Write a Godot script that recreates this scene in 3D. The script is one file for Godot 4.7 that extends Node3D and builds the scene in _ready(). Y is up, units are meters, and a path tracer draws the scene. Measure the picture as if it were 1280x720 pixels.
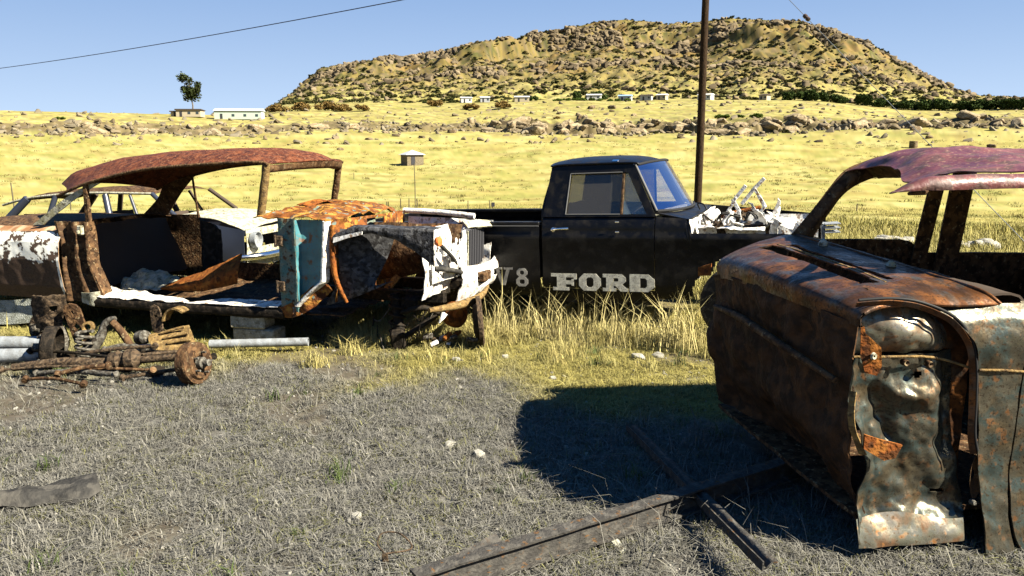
extends Node3D
# A junkyard of old cars on a dry plain under a flat-topped hill.

var rng := RandomNumberGenerator.new()
var taken := {}
var M := {}
var fine := FastNoiseLite.new()
var broad := FastNoiseLite.new()
var dent := FastNoiseLite.new()

# ---------------------------------------------------------------- mesh building
class MB:
	var v := PackedVector3Array()
	var n := PackedVector3Array()
	var c := PackedColorArray()
	var i := PackedInt32Array()
	var col := Color(1, 1, 1)
	func vert(p: Vector3, nn: Vector3) -> int:
		v.append(p); n.append(nn); c.append(col)
		return v.size() - 1
	func tri(a: Vector3, b: Vector3, d: Vector3, out: Vector3) -> void:
		var nn := (d - a).cross(b - a)
		if nn.length_squared() < 1e-16: return
		nn = nn.normalized()
		var k := v.size()
		if nn.dot(out) < 0:
			nn = -nn
			vert(a, nn); vert(d, nn); vert(b, nn)
		else:
			vert(a, nn); vert(b, nn); vert(d, nn)
		i.append_array([k, k + 1, k + 2])
	func quad(a: Vector3, b: Vector3, d: Vector3, e: Vector3, out: Vector3) -> void:
		tri(a, b, d, out); tri(a, d, e, out)
	func mesh() -> ArrayMesh:
		var arr := []
		arr.resize(Mesh.ARRAY_MAX)
		arr[Mesh.ARRAY_VERTEX] = v
		arr[Mesh.ARRAY_NORMAL] = n
		arr[Mesh.ARRAY_COLOR] = c
		arr[Mesh.ARRAY_INDEX] = i
		var m := ArrayMesh.new()
		m.add_surface_from_arrays(Mesh.PRIMITIVE_TRIANGLES, arr)
		return m

func grid_normals(P: PackedVector3Array, nu: int, nv: int) -> PackedVector3Array:
	var N := PackedVector3Array()
	N.resize(P.size())
	var w := nv + 1
	for a in nu + 1:
		for b in nv + 1:
			var du := P[mini(a + 1, nu) * w + b] - P[maxi(a - 1, 0) * w + b]
			var dv := P[a * w + mini(b + 1, nv)] - P[a * w + maxi(b - 1, 0)]
			var q := du.cross(dv)
			N[a * w + b] = q.normalized() if q.length_squared() > 1e-14 else Vector3.UP
	return N

# a bent sheet: f(u, v) gives a point for u, v in 0..1; thick makes it a real plate; amp adds dents; skip(u, v) cuts holes; tint(p, u, v) colours it
func sheet(m: MB, f: Callable, nu: int, nv: int, thick := 0.0, amp := 0.0, freq := 3.0, sd := 0.0, skip = null, tint = null) -> void:
	var P := PackedVector3Array()
	for a in nu + 1:
		for b in nv + 1:
			P.append(f.call(float(a) / nu, float(b) / nv))
	var N := grid_normals(P, nu, nv)
	if amp > 0.0:
		for k in P.size():
			var q := P[k] * freq
			P[k] += N[k] * amp * dent.get_noise_3d(q.x + sd, q.y, q.z)
		N = grid_normals(P, nu, nv)
	var w := nv + 1
	var keep := PackedByteArray()
	keep.resize(nu * nv)
	keep.fill(1)
	if skip != null:
		for a in nu:
			for b in nv:
				if skip.call((a + 0.5) / nu, (b + 0.5) / nv): keep[a * nv + b] = 0
	var base := m.v.size()
	for k in P.size():
		if tint != null: m.col = tint.call(P[k], float(k / w) / nu, float(k % w) / nv)
		m.vert(P[k], N[k])
	for a in nu:
		for b in nv:
			if keep[a * nv + b]:
				var k := base + a * w + b
				m.i.append_array([k, k + 1, k + w, k + 1, k + w + 1, k + w])
	if thick > 0.0:
		var b2 := m.v.size()
		for k in P.size():
			if tint != null: m.col = m.c[base + k]
			m.vert(P[k] - N[k] * thick, -N[k])
		for a in nu:
			for b in nv:
				if not keep[a * nv + b]: continue
				var k := b2 + a * w + b
				m.i.append_array([k, k + w, k + 1, k + 1, k + w, k + w + 1])
				var k0 := a * w + b
				var mid := (P[k0] + P[k0 + 1] + P[k0 + w] + P[k0 + w + 1]) * 0.25
				for e in [[a - 1, b, k0, k0 + 1], [a + 1, b, k0 + w, k0 + w + 1], [a, b - 1, k0, k0 + w], [a, b + 1, k0 + 1, k0 + w + 1]]:
					if e[0] < 0 or e[1] < 0 or e[0] >= nu or e[1] >= nv or not keep[e[0] * nv + e[1]]:
						var p: Vector3 = P[e[2]]
						var q: Vector3 = P[e[3]]
						m.quad(p, q, q - N[e[3]] * thick, p - N[e[2]] * thick, (p + q) * 0.5 - mid)

# a table of points (rows of Vector3) made smooth
static func cr(a, b, c2, d, t: float):
	return 0.5 * ((2.0 * b) + (c2 - a) * t + (2.0 * a - 5.0 * b + 4.0 * c2 - d) * t * t + (3.0 * b - a - 3.0 * c2 + d) * t * t * t)

func along(pts: Array, t: float):
	var n := pts.size() - 1
	var x := clampf(t, 0.0, 1.0) * n
	var k := mini(int(x), n - 1)
	return cr(pts[maxi(k - 1, 0)], pts[k], pts[k + 1], pts[mini(k + 2, n)], x - k)

func patch(m: MB, rows: Array, nu: int, nv: int, thick := 0.0, amp := 0.0, freq := 3.0, sd := 0.0) -> void:
	sheet(m, func(u: float, v: float):
		var q := []
		for r in rows: q.append(along(r, v))
		return along(q, u), nu, nv, thick, amp, freq, sd)

# value of a table [[x, y], ...] at x
func tab(t: Array, x: float) -> float:
	if x <= t[0][0]: return t[0][1]
	for k in t.size() - 1:
		if x <= t[k + 1][0]:
			return lerpf(t[k][1], t[k + 1][1], (x - t[k][0]) / (t[k + 1][0] - t[k][0]))
	return t[-1][1]

func box(m: MB, c: Vector3, size: Vector3, bevel := 0.006, turn := Vector3.ZERO) -> void:
	boxt(m, Transform3D(Basis.from_euler(turn), c), size, bevel)

func boxt(m: MB, xf: Transform3D, size: Vector3, bevel := 0.006) -> void:
	var h := size * 0.5
	bevel = minf(bevel, minf(h.x, minf(h.y, h.z)) * 0.45)
	var o := xf.origin
	var p := func(a: int, s: Vector3) -> Vector3:
		var q := s * (h - Vector3.ONE * bevel)
		q[a] = s[a] * h[a]
		return xf * q
	for a in 3:
		var b := (a + 1) % 3
		var d := (a + 2) % 3
		for sa in [-1.0, 1.0]:
			var q := []
			for k in [[-1.0, -1.0], [1.0, -1.0], [1.0, 1.0], [-1.0, 1.0]]:
				var s := Vector3.ZERO
				s[a] = sa; s[b] = k[0]; s[d] = k[1]
				q.append(p.call(a, s))
			m.quad(q[0], q[1], q[2], q[3], (q[0] + q[2]) * 0.5 - o)
			for sb in [-1.0, 1.0]:
				var s1 := Vector3.ZERO
				s1[a] = sa; s1[b] = sb; s1[d] = -1.0
				var s2 := s1
				s2[d] = 1.0
				var w: Vector3 = p.call(a, s1)
				var x: Vector3 = p.call(a, s2)
				var y: Vector3 = p.call(b, s2)
				var z: Vector3 = p.call(b, s1)
				m.quad(w, x, y, z, (w + y) * 0.5 - o)
	for sx in [-1.0, 1.0]:
		for sy in [-1.0, 1.0]:
			for sz in [-1.0, 1.0]:
				var s := Vector3(sx, sy, sz)
				var w: Vector3 = p.call(0, s)
				m.tri(w, p.call(1, s), p.call(2, s), w - o)

func tube(m: MB, pts: Array, r, sides := 8, caps := true) -> void:
	var n := pts.size()
	var last := Vector3.ZERO
	var base := m.v.size()
	var rings := []
	for k in n:
		var d: Vector3 = (pts[mini(k + 1, n - 1)] - pts[maxi(k - 1, 0)]).normalized()
		var x := last - d * last.dot(d)
		if x.length() < 0.01: x = d.cross(Vector3.UP if absf(d.y) < 0.9 else Vector3.RIGHT)
		x = x.normalized()
		last = x
		var y := d.cross(x)
		var rr: float = r[k] if r is Array else r
		var ring := []
		for s in sides:
			var a := TAU * s / sides
			var q := x * cos(a) + y * sin(a)
			m.vert(pts[k] + q * rr, q)
			ring.append(pts[k] + q * rr)
		rings.append([ring, d])
	for k in n - 1:
		for s in sides:
			var a := base + k * sides + s
			var b := base + k * sides + (s + 1) % sides
			m.i.append_array([a, a + sides, b, b, a + sides, b + sides])
	if caps:
		for e in [0, n - 1]:
			var ring: Array = rings[e][0]
			var out: Vector3 = rings[e][1] * (-1.0 if e == 0 else 1.0)
			for s in range(1, sides - 1): m.tri(ring[0], ring[s], ring[s + 1], out)

# a tube through smoothed points
func hose(m: MB, pts: Array, r, sides := 6, steps := 6) -> void:
	var q := []
	var rr = r
	if r is Array: rr = []
	var n := (pts.size() - 1) * steps
	for k in n + 1:
		q.append(along(pts, float(k) / n))
		if r is Array: rr.append(along(r, float(k) / n))
	tube(m, q, rr, sides)

# profile of [radius, height] pairs turned round the y axis of xf
func lathe(m: MB, prof: Array, xf: Transform3D, n := 24) -> void:
	for k in prof.size() - 1:
		var r0: float = prof[k][0]
		var y0: float = prof[k][1]
		var r1: float = prof[k + 1][0]
		var y1: float = prof[k + 1][1]
		var nn := Vector2(y1 - y0, r0 - r1).normalized()
		var base := m.v.size()
		for s in n + 1:
			var a := TAU * s / n
			var e := Vector3(cos(a), 0, sin(a))
			var w := (xf.basis * (e * nn.x + Vector3.UP * nn.y)).normalized()
			m.vert(xf * (e * r0 + Vector3.UP * y0), w)
			m.vert(xf * (e * r1 + Vector3.UP * y1), w)
		for s in n:
			var b := base + s * 2
			m.i.append_array([b, b + 2, b + 1, b + 1, b + 2, b + 3])

# a flat outline in x, y of xf pushed out along z by depth
func prism(m: MB, poly: PackedVector2Array, xf: Transform3D, depth: float) -> void:
	var t := Geometry2D.triangulate_polygon(poly)
	var up := xf.basis.z.normalized()
	for k in range(0, t.size(), 3):
		var a := poly[t[k]]
		var b := poly[t[k + 1]]
		var c := poly[t[k + 2]]
		m.tri(xf * Vector3(a.x, a.y, depth), xf * Vector3(b.x, b.y, depth), xf * Vector3(c.x, c.y, depth), up)
		m.tri(xf * Vector3(a.x, a.y, 0), xf * Vector3(b.x, b.y, 0), xf * Vector3(c.x, c.y, 0), -up)
	var flip := -1.0 if Geometry2D.is_polygon_clockwise(poly) else 1.0
	for k in poly.size():
		var a := poly[k]
		var b := poly[(k + 1) % poly.size()]
		var out := xf.basis * Vector3(b.y - a.y, a.x - b.x, 0) * flip
		m.quad(xf * Vector3(a.x, a.y, 0), xf * Vector3(b.x, b.y, 0), xf * Vector3(b.x, b.y, depth), xf * Vector3(a.x, a.y, depth), out)

func coil(m: MB, at: Vector3, r: float, wire: float, turns: float, height: float, lean := Vector3.UP) -> void:
	var pts := []
	var n := int(turns * 14)
	var b := Basis(Quaternion(Vector3.UP, lean.normalized()))
	for k in n + 1:
		var a := TAU * turns * k / n
		pts.append(at + b * Vector3(cos(a) * r, height * k / n, sin(a) * r))
	tube(m, pts, wire, 6)

# a weathered stone: a cut-up cube pushed out to a ball and broken by noise and flat cuts
func rock_mesh(sd: int, size: Vector3, rough := 0.35, det := 6, cuts := 5, boxy := 0.2) -> ArrayMesh:
	var m := MB.new()
	var g := FastNoiseLite.new()
	g.seed = sd
	g.frequency = 0.9
	g.fractal_octaves = 4
	var r := RandomNumberGenerator.new()
	r.seed = sd
	var planes := []
	for k in cuts:
		planes.append([Vector3(r.randf_range(-1, 1), r.randf_range(-0.6, 1), r.randf_range(-1, 1)).normalized(), r.randf_range(0.62, 0.85)])
	for a in 3:
		for s in [-1.0, 1.0]:
			var f := func(u: float, v: float) -> Vector3:
				var p := Vector3.ZERO
				p[a] = s
				p[(a + 1) % 3] = (u * 2 - 1) * s
				p[(a + 2) % 3] = v * 2 - 1
				p = p.normalized() * (1.0 - boxy) + p * boxy
				p *= 1.0 + rough * g.get_noise_3dv(p * 1.3)
				for q in planes:
					var d: float = p.dot(q[0]) - q[1]
					if d > 0: p -= q[0] * d * 0.92
				p += p * 0.10 * g.get_noise_3dv(p * 5.0)
				return p * size
			sheet(m, f, det, det)
	return m.mesh()

# ---------------------------------------------------------------- nodes
func numbered(called: String) -> String:
	if not taken.has(called):
		taken[called] = 0
		return called
	taken[called] += 1
	return "%s_%03d" % [called, taken[called]]

func meta(o: Node, label: String, category: String, group := "", kind := "") -> void:
	if label: o.set_meta("label", label)
	if category: o.set_meta("category", category)
	if group: o.set_meta("group", group)
	if kind: o.set_meta("kind", kind)

func thing(called: String, label: String, category: String, at := Vector3.ZERO, turn := Vector3.ZERO, group := "") -> Node3D:
	var o := Node3D.new()
	o.name = numbered(called)
	add_child(o)
	o.position = at
	o.rotation = turn
	meta(o, label, category, group)
	return o

func put(called: String, mesh: Mesh, material: Material, parent: Node = self) -> MeshInstance3D:
	var o := MeshInstance3D.new()
	o.name = numbered(called) if parent == self else called
	o.mesh = mesh
	o.material_override = material
	parent.add_child(o, true)
	return o

func part(called: String, m: MB, material: Material, parent: Node, label := "") -> MeshInstance3D:
	var o := put(called, m.mesh(), material, parent)
	if label: o.set_meta("label", label)
	return o

func multi(called: String, mesh: Mesh, material: Material, places: Array, colors: Array, label: String, category: String) -> void:
	var mm := MultiMesh.new()
	mm.transform_format = MultiMesh.TRANSFORM_3D
	mm.use_colors = colors.size() > 0
	mm.mesh = mesh
	mm.instance_count = places.size()
	for k in places.size():
		mm.set_instance_transform(k, places[k])
		if colors: mm.set_instance_color(k, colors[k])
	var o := MultiMeshInstance3D.new()
	o.name = numbered(called)
	o.multimesh = mm
	o.material_override = material
	add_child(o)
	meta(o, label, category, "", "stuff")

# ---------------------------------------------------------------- materials
var to_srgb := PackedByteArray()
var reliefs := {}

func noise_bytes(sz: int, freq: float, sd: int, oct: int, ridged := false) -> PackedByteArray:
	var n := FastNoiseLite.new()
	n.noise_type = FastNoiseLite.TYPE_SIMPLEX_SMOOTH
	n.seed = sd
	n.frequency = freq / sz
	n.fractal_octaves = oct
	if ridged: n.fractal_type = FastNoiseLite.FRACTAL_RIDGED
	return n.get_seamless_image(sz, sz).get_data()

# base colour plus layers [colour, waves across, threshold, softness, roughness, metallic]; colours are linear
func surface(called: String, base: Color, rough: float, metal: float, layers := [], metres := 1.0, bump := 0.0, bump_waves := 12.0, grain := 0.12, sz := 384) -> StandardMaterial3D:
	if to_srgb.is_empty():
		to_srgb.resize(1025)
		for k in 1025: to_srgb[k] = int(roundf(Color(k / 1024.0, 0, 0).linear_to_srgb().r * 255.0))
	var m := StandardMaterial3D.new()
	m.resource_name = called
	m.cull_mode = BaseMaterial3D.CULL_DISABLED
	m.uv1_triplanar = true
	m.uv1_scale = Vector3.ONE / metres
	var sd := absi(called.hash()) % 10000
	var px := sz * sz
	var R := PackedFloat32Array()
	var G := PackedFloat32Array()
	var B := PackedFloat32Array()
	var Q := PackedFloat32Array()
	var T := PackedFloat32Array()
	for a in [R, G, B, Q, T]: a.resize(px)
	R.fill(base.r); G.fill(base.g); B.fill(base.b); Q.fill(rough); T.fill(metal)
	for l in layers:
		sd += 17
		var nb := noise_bytes(sz, l[1], sd, 5)
		var lut := PackedFloat32Array()
		lut.resize(256)
		for k in 256: lut[k] = smoothstep(l[2] - l[3], l[2] + l[3], k / 255.0) * l[0].a
		var c: Color = l[0]
		var lr: float = l[4]
		var lm: float = l[5]
		for k in px:
			var w := lut[nb[k]]
			if w > 0.003:
				R[k] += (c.r - R[k]) * w
				G[k] += (c.g - G[k]) * w
				B[k] += (c.b - B[k]) * w
				Q[k] += (lr - Q[k]) * w
				T[k] += (lm - T[k]) * w
	var gb := noise_bytes(sz, sz * 0.22, sd + 5, 3)
	var hb := noise_bytes(sz, 5.0, sd + 9, 4)
	var out := PackedByteArray()
	out.resize(px * 3)
	var orm := PackedByteArray()
	orm.resize(px * 3)
	for k in px:
		var g := (1.0 + grain * (gb[k] / 127.5 - 1.0)) * (1.0 + grain * 1.3 * (hb[k] / 127.5 - 1.0)) * 1024.0
		out[k * 3] = to_srgb[clampi(int(R[k] * g), 0, 1024)]
		out[k * 3 + 1] = to_srgb[clampi(int(G[k] * g), 0, 1024)]
		out[k * 3 + 2] = to_srgb[clampi(int(B[k] * g), 0, 1024)]
		orm[k * 3] = 255
		orm[k * 3 + 1] = clampi(int(Q[k] * 255 + (hb[k] - 127) * 0.12), 10, 255)
		orm[k * 3 + 2] = clampi(int(T[k] * 255), 0, 255)
	m.albedo_texture = ImageTexture.create_from_image(Image.create_from_data(sz, sz, false, Image.FORMAT_RGB8, out))
	var o := ImageTexture.create_from_image(Image.create_from_data(sz, sz, false, Image.FORMAT_RGB8, orm))
	m.roughness = 1.0
	m.roughness_texture = o
	m.roughness_texture_channel = BaseMaterial3D.TEXTURE_CHANNEL_GREEN
	m.metallic = 1.0
	m.metallic_texture = o
	m.metallic_texture_channel = BaseMaterial3D.TEXTURE_CHANNEL_BLUE
	if bump > 0.0:
		var key := 11 if bump_waves < 15.0 else 22 if bump_waves < 27.0 else 32
		if not reliefs.has(key):
			var im := Image.create_from_data(512, 512, false, Image.FORMAT_L8, noise_bytes(512, key, 31 + key, 5))
			im.convert(Image.FORMAT_RGBA8)
			im.bump_map_to_normal_map(6.0)
			reliefs[key] = ImageTexture.create_from_image(im)
		m.normal_enabled = true
		m.normal_texture = reliefs[key]
		m.normal_scale = bump
	M[called] = m
	return m

func plain(called: String, c: Color, rough: float, metal := 0.0) -> StandardMaterial3D:
	var m := StandardMaterial3D.new()
	m.resource_name = called
	m.albedo_color = c.linear_to_srgb()
	m.roughness = rough
	m.metallic = metal
	m.cull_mode = BaseMaterial3D.CULL_DISABLED
	M[called] = m
	return m

func tinted(called: String, rough := 0.9) -> StandardMaterial3D:
	var m := plain(called, Color(1, 1, 1), rough)
	m.vertex_color_use_as_albedo = true
	return m

# ---------------------------------------------------------------- the land
# tangent of the bearing and slope to the skyline of the hill, read off the photograph
const RIDGE := [[-0.36, 0.036], [-0.332, 0.0406], [-0.303, 0.0474], [-0.268, 0.0598], [-0.248, 0.0784], [-0.233, 0.0906], [-0.184, 0.0961], [-0.116, 0.1073], [-0.039, 0.1191], [0.038, 0.1340], [0.096, 0.1445], [0.134, 0.1484], [0.173, 0.1440], [0.187, 0.1400], [0.221, 0.1435], [0.269, 0.1446], [0.346, 0.1389], [0.385, 0.1286], [0.429, 0.1113], [0.454, 0.0984], [0.485, 0.0820], [0.515, 0.0685], [0.555, 0.0549], [0.585, 0.0501], [0.624, 0.0469], [0.742, 0.0398], [1.0, 0.03]]
const FALL := [[0, 0], [14, 0], [22, -0.45], [40, -1.6], [70, -3.7], [105, -5.6], [130, -5.6], [165, -3.6], [200, -1.2], [250, 3.5], [278, 7.0], [330, 10.6], [430, 20.8], [480, 26.0], [560, 32.0], [1300, 38.0]]
const RIDGE_R := 880.0

func ledge_at(x: float, z: float) -> float:
	return 279.0 + broad.get_noise_2d(x * 0.35, 7.0) * 26.0 + fine.get_noise_2d(x * 1.5, z) * 3.0

func land(x: float, z: float) -> float:
	var r := sqrt(x * x + z * z)
	var t := 9.0 if z > -0.01 else clampf(x / -z, -9.0, 9.0)
	var y := tab(FALL, r)
	var yard := 1.0 - smoothstep(12.0, 18.0, r)
	if yard > 0.0:
		y += yard * (fine.get_noise_2d(x * 22.0, z * 22.0) * 0.022 + broad.get_noise_2d(x * 2.5, z * 2.5) * 0.03)
		if r < 16.0: return y
	var k := clampf((r - 16.0) / 60.0, 0.0, 1.0)
	y += broad.get_noise_2d(x * 0.25, z * 0.25) * 1.6 * k + fine.get_noise_2d(x * 1.2, z * 1.2) * 0.3 * k
	# the rock ledge: a step that runs across the slope
	var lr := ledge_at(x, z)
	var hgt := lerpf(2.4, 4.6, smoothstep(-0.15, 0.05, t)) * (1.0 - 0.45 * smoothstep(0.3, 0.45, t))
	hgt *= 1.0 + (0.5 * fine.get_noise_2d(x * 2.2, 40.0) - 0.2) * (1.0 - smoothstep(285.0, 320.0, r))
	y += hgt * 0.62 * smoothstep(lr, lr + 1.2, r) + hgt * 0.38 * smoothstep(lr + 5.0, lr + 6.5, r)
	if r > 440.0 and z < 0:
		var top := 1.65 + RIDGE_R * tab(RIDGE, t)
		var base := tab(FALL, minf(r, 480.0))
		var q := (r - 455.0) / (RIDGE_R - 455.0) + 0.05 * broad.get_noise_2d(x * 0.5, z * 0.5)
		var p := 0.0
		if q > 0.0:
			var f := broad.get_noise_2d(x * 0.2 + 50, z * 0.2) * 0.10
			if q < 0.66 + f: p = 0.62 * pow(q / (0.66 + f), 1.35)
			elif q < 0.72 + f: p = lerpf(0.62, 0.82, (q - 0.66 - f) / 0.06)
			elif q < 0.90: p = lerpf(0.82, 0.90, (q - 0.72 - f) / maxf(0.18 - f, 0.02))
			elif q < 0.93: p = lerpf(0.90, 0.985, (q - 0.90) / 0.03)
			else: p = minf(lerpf(0.985, 1.0, (q - 0.93) / 0.07), 1.0)
			if q > 1.0: p -= (q - 1.0) * 0.25
			var rise := top - base
			if rise > 1.0:
				y = base + rise * p
				var e := clampf(q * 4.0, 0.0, 1.0) * clampf(rise / 40.0, 0.15, 1.0)
				y += (fine.get_noise_2d(x * 0.55, z * 0.55) * 4.0 + fine.get_noise_2d(x * 2.4, z * 2.4) * 1.6) * e * (1.0 if q < 0.92 else 0.35)
			else:
				y = lerpf(y, minf(y, top), clampf(q * 3.0, 0, 1))
	# to the left the plain ends in a rise with nothing behind it
	var left := 1.0 - smoothstep(-0.36, -0.27, t)
	if left > 0.0:
		y = lerpf(y, minf(y, lerpf(14.8, 9.0, clampf((r - 345.0) / 90.0, 0.0, 1.0))), left)
	if r > 300.0 and t > 0.3 and z < 0: y -= 5.0 * smoothstep(0.36, 0.52, t) * smoothstep(300.0, 400.0, r) * (1.0 - smoothstep(500.0, 640.0, r))
	return y

const STRAW := Color(0.196, 0.170, 0.055)
const STRAW_PALE := Color(0.235, 0.210, 0.084)
const STRAW_BROWN := Color(0.130, 0.095, 0.031)
const STRAW_GREEN := Color(0.124, 0.125, 0.032)
const STRAW_GREY := Color(0.106, 0.102, 0.091)
const EARTH := Color(0.030, 0.025, 0.019)
const ROCK := Color(0.094, 0.072, 0.043)
const SCRUB := Color(0.019, 0.022, 0.008)

# how grey and trodden the yard is at a place: the mat of dead stalks round the wrecks
func trodden(x: float, z: float) -> float:
	var d := -z - 5.25 + x * 0.34 + broad.get_noise_2d(x * 6.0, z * 6.0) * 1.6 + fine.get_noise_2d(x * 20.0, z * 20.0) * 1.0
	return 1.0 - smoothstep(-0.5, 0.6, d)

func cover(x: float, z: float, y: float) -> Color:
	var r := sqrt(x * x + z * z)
	var n1 := broad.get_noise_2d(x * 1.1, z * 3.2)
	var n2 := fine.get_noise_2d(x * 2.1, z * 7.0)
	if r < 16.0:
		var c := STRAW.lerp(STRAW_GREY, trodden(x, z))
		var g := fine.get_noise_2d(x * 60.0, z * 60.0) + 0.6 * fine.get_noise_2d(x * 170.0, z * 170.0)
		c = c.lerp(EARTH, smoothstep(-0.15, 0.45, g) * 0.75)
		c = c.lerp(Color(0.07585, 0.06357, 0.04623), smoothstep(0.12, 0.4, broad.get_noise_2d(x * 14.0 + 5, z * 14.0)) * 0.7)
		c = c.lerp(Color(0.1445, 0.1373, 0.1192), smoothstep(0.25, 0.5, fine.get_noise_2d(x * 9.0, z * 9.0 + 40)) * 0.6)
		return c * (0.8 + 0.35 * fine.get_noise_2d(x * 230.0 + 9, z * 230.0))
	var c := STRAW.lerp(STRAW_PALE, smoothstep(-0.2, 0.5, n1))
	c = c.lerp(STRAW_GREEN, smoothstep(0.0, 0.45, n2 + 0.5 * broad.get_noise_2d(x * 0.6 + 90, z * 1.8)) * 0.7)
	c = c.lerp(STRAW_BROWN, smoothstep(0.12, 0.5, fine.get_noise_2d(x * 0.9 + 300, z * 4.0)) * 0.55)
	if r > 240.0:
		var bare := smoothstep(0.05, 0.3, fine.get_noise_2d(x * 2.8 + 70, z * 2.8)) * smoothstep(245.0, 285.0, r)
		c = c.lerp(ROCK, bare * 0.55)
	if r > 255.0 and r < 320.0 and z < 0:
		var e := r - ledge_at(x, z)
		c = c.lerp(ROCK * (0.8 + 0.8 * fine.get_noise_2d(x * 6.0, z * 6.0)), smoothstep(-1.6, 0.0, e) * (1.0 - smoothstep(6.5, 9.0, e)) * 0.85)
	if r > 455.0:
		var h := clampf((y - 34.0) / 30.0, 0.0, 1.0)
		var s := fine.get_noise_2d(x * 1.6, z * 1.6)
		var s2 := fine.get_noise_2d(x * 4.5 + 20, z * 4.5)
		c = c.lerp(Color(0.120, 0.090, 0.030), 0.95 * h)
		c = c.lerp(ROCK, smoothstep(0.0, 0.3, s2) * 0.6 * h)
		c = c.lerp(SCRUB * 2.0, smoothstep(-0.02, 0.3, s + 0.6 * s2) * 0.75 * h)
		c = c.lerp(ROCK * 1.25, smoothstep(0.1, 0.3, fine.get_noise_2d(x * 0.4, y * 9.0)) * 0.6 * h)
		c = c.lerp(Color(0.1156, 0.06646, 0.02384), smoothstep(0.2, 0.5, broad.get_noise_2d(x * 0.7, z * 0.7 + 60)) * 0.5 * h)
	return c * (1.0 + 0.22 * fine.get_noise_2d(x * 11.0, z * 11.0))

func build_land() -> void:
	var bear := PackedFloat32Array()
	var b := -180.0
	while b < 180.0:
		bear.append(deg_to_rad(b))
		b += 0.15 if absf(b + 0.01) < 39.0 else 3.0
	bear.append(PI)
	var ring := PackedFloat32Array([0.25, 0.8, 1.4])
	var r := 1.9
	while r < 1300.0:
		ring.append(r)
		if r < 12.0: r *= 1.0085
		elif r < 30.0: r *= 1.016
		elif r < 268.0: r *= 1.025
		elif r < 296.0: r += 0.9
		elif r < 440.0: r += 4.5
		elif r < 900.0: r += 3.2
		else: r += 60.0
	var v := PackedVector3Array()
	var c := PackedColorArray()
	for a in bear.size():
		var dx := sin(bear[a])
		var dz := -cos(bear[a])
		for k in ring.size():
			var x := dx * ring[k]
			var z := dz * ring[k]
			var y := land(x, z)
			v.append(Vector3(x, y, z))
			c.append(cover(x, z, y))
	var n := grid_normals(v, bear.size() - 1, ring.size() - 1)
	for k in n.size():
		if n[k].y < 0: n[k] = -n[k]
	var idx := PackedInt32Array()
	var w := ring.size()
	for a in bear.size() - 1:
		for k in w - 1:
			var q := a * w + k
			idx.append_array([q, q + 1, q + w, q + 1, q + w + 1, q + w])
	var arr := []
	arr.resize(Mesh.ARRAY_MAX)
	arr[Mesh.ARRAY_VERTEX] = v
	arr[Mesh.ARRAY_NORMAL] = n
	arr[Mesh.ARRAY_COLOR] = c
	arr[Mesh.ARRAY_INDEX] = idx
	var m := ArrayMesh.new()
	m.add_surface_from_arrays(Mesh.PRIMITIVE_TRIANGLES, arr)
	var o := put("ground", m, M.land)
	meta(o, "", "", "", "structure")

# a place on the land at a bearing (tangent) and a distance
func spot(t: float, r: float) -> Vector3:
	var z := -r / sqrt(1.0 + t * t)
	var x := -z * t
	return Vector3(x, land(x, z), z)

# ---------------------------------------------------------------- far things
func turned(basis_y: float, at: Vector3, s: Vector3) -> Transform3D:
	return Transform3D(Basis(Vector3.UP, basis_y).scaled_local(s), at)

func bush_mesh(sd: int, leaves: int, size: float, spread := Vector3(1, 0.8, 1)) -> ArrayMesh:
	var m := MB.new()
	var r := RandomNumberGenerator.new()
	r.seed = sd
	var lobes := []
	for k in 7:
		lobes.append([Vector3(r.randf_range(-0.62, 0.62), r.randf_range(0.25, 0.85), r.randf_range(-0.62, 0.62)), r.randf_range(0.28, 0.48)])
	for k in leaves:
		var l: Array = lobes[r.randi() % lobes.size()]
		var d := Vector3(r.randfn(), r.randfn(), r.randfn()).normalized()
		var p: Vector3 = (l[0] + d * l[1] * pow(r.randf(), 0.4)) * spread
		if p.y < 0.02: p.y = r.randf() * 0.2
		var b := Basis.from_euler(Vector3(r.randf() * TAU, r.randf() * TAU, r.randf() * TAU))
		var s := size * r.randf_range(0.6, 1.3)
		m.col = Color(1, 1, 1) * r.randf_range(0.65, 1.35)
		m.tri(p + b * Vector3(-s, 0, 0), p + b * Vector3(s, 0, 0), p + b * Vector3(0, s * 1.7, 0), d)
		m.tri(p + b * Vector3(0, -s * 0.4, -s), p + b * Vector3(0, 0, s), p + b * Vector3(s * 1.2, s * 0.8, 0), d)
	return m.mesh()

func tuft_mesh(sd: int, blades: int, height: float, width: float, spread: float, bend: float) -> ArrayMesh:
	var m := MB.new()
	var r := RandomNumberGenerator.new()
	r.seed = sd
	for k in blades:
		var a := r.randf() * TAU
		var d := Vector3(cos(a), 0, sin(a))
		var p := Vector3(r.randfn(), 0, r.randfn()) * spread * 0.5
		p.y = -0.01
		var h := height * r.randf_range(0.45, 1.15)
		var lean := bend * r.randf_range(0.2, 1.3)
		var side := d.cross(Vector3.UP) * width * r.randf_range(0.6, 1.3)
		m.col = Color(1, 1, 1) * r.randf_range(0.7, 1.3)
		var q := p + Vector3.UP * h * 0.55 + d * lean * h * 0.25
		var e := p + Vector3.UP * h * (1.0 - 0.3 * lean) + d * lean * h
		m.quad(p - side, p + side, q + side * 0.8, q - side * 0.8, d)
		m.tri(q - side * 0.8, q + side * 0.8, e, d)
	return m.mesh()

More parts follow.
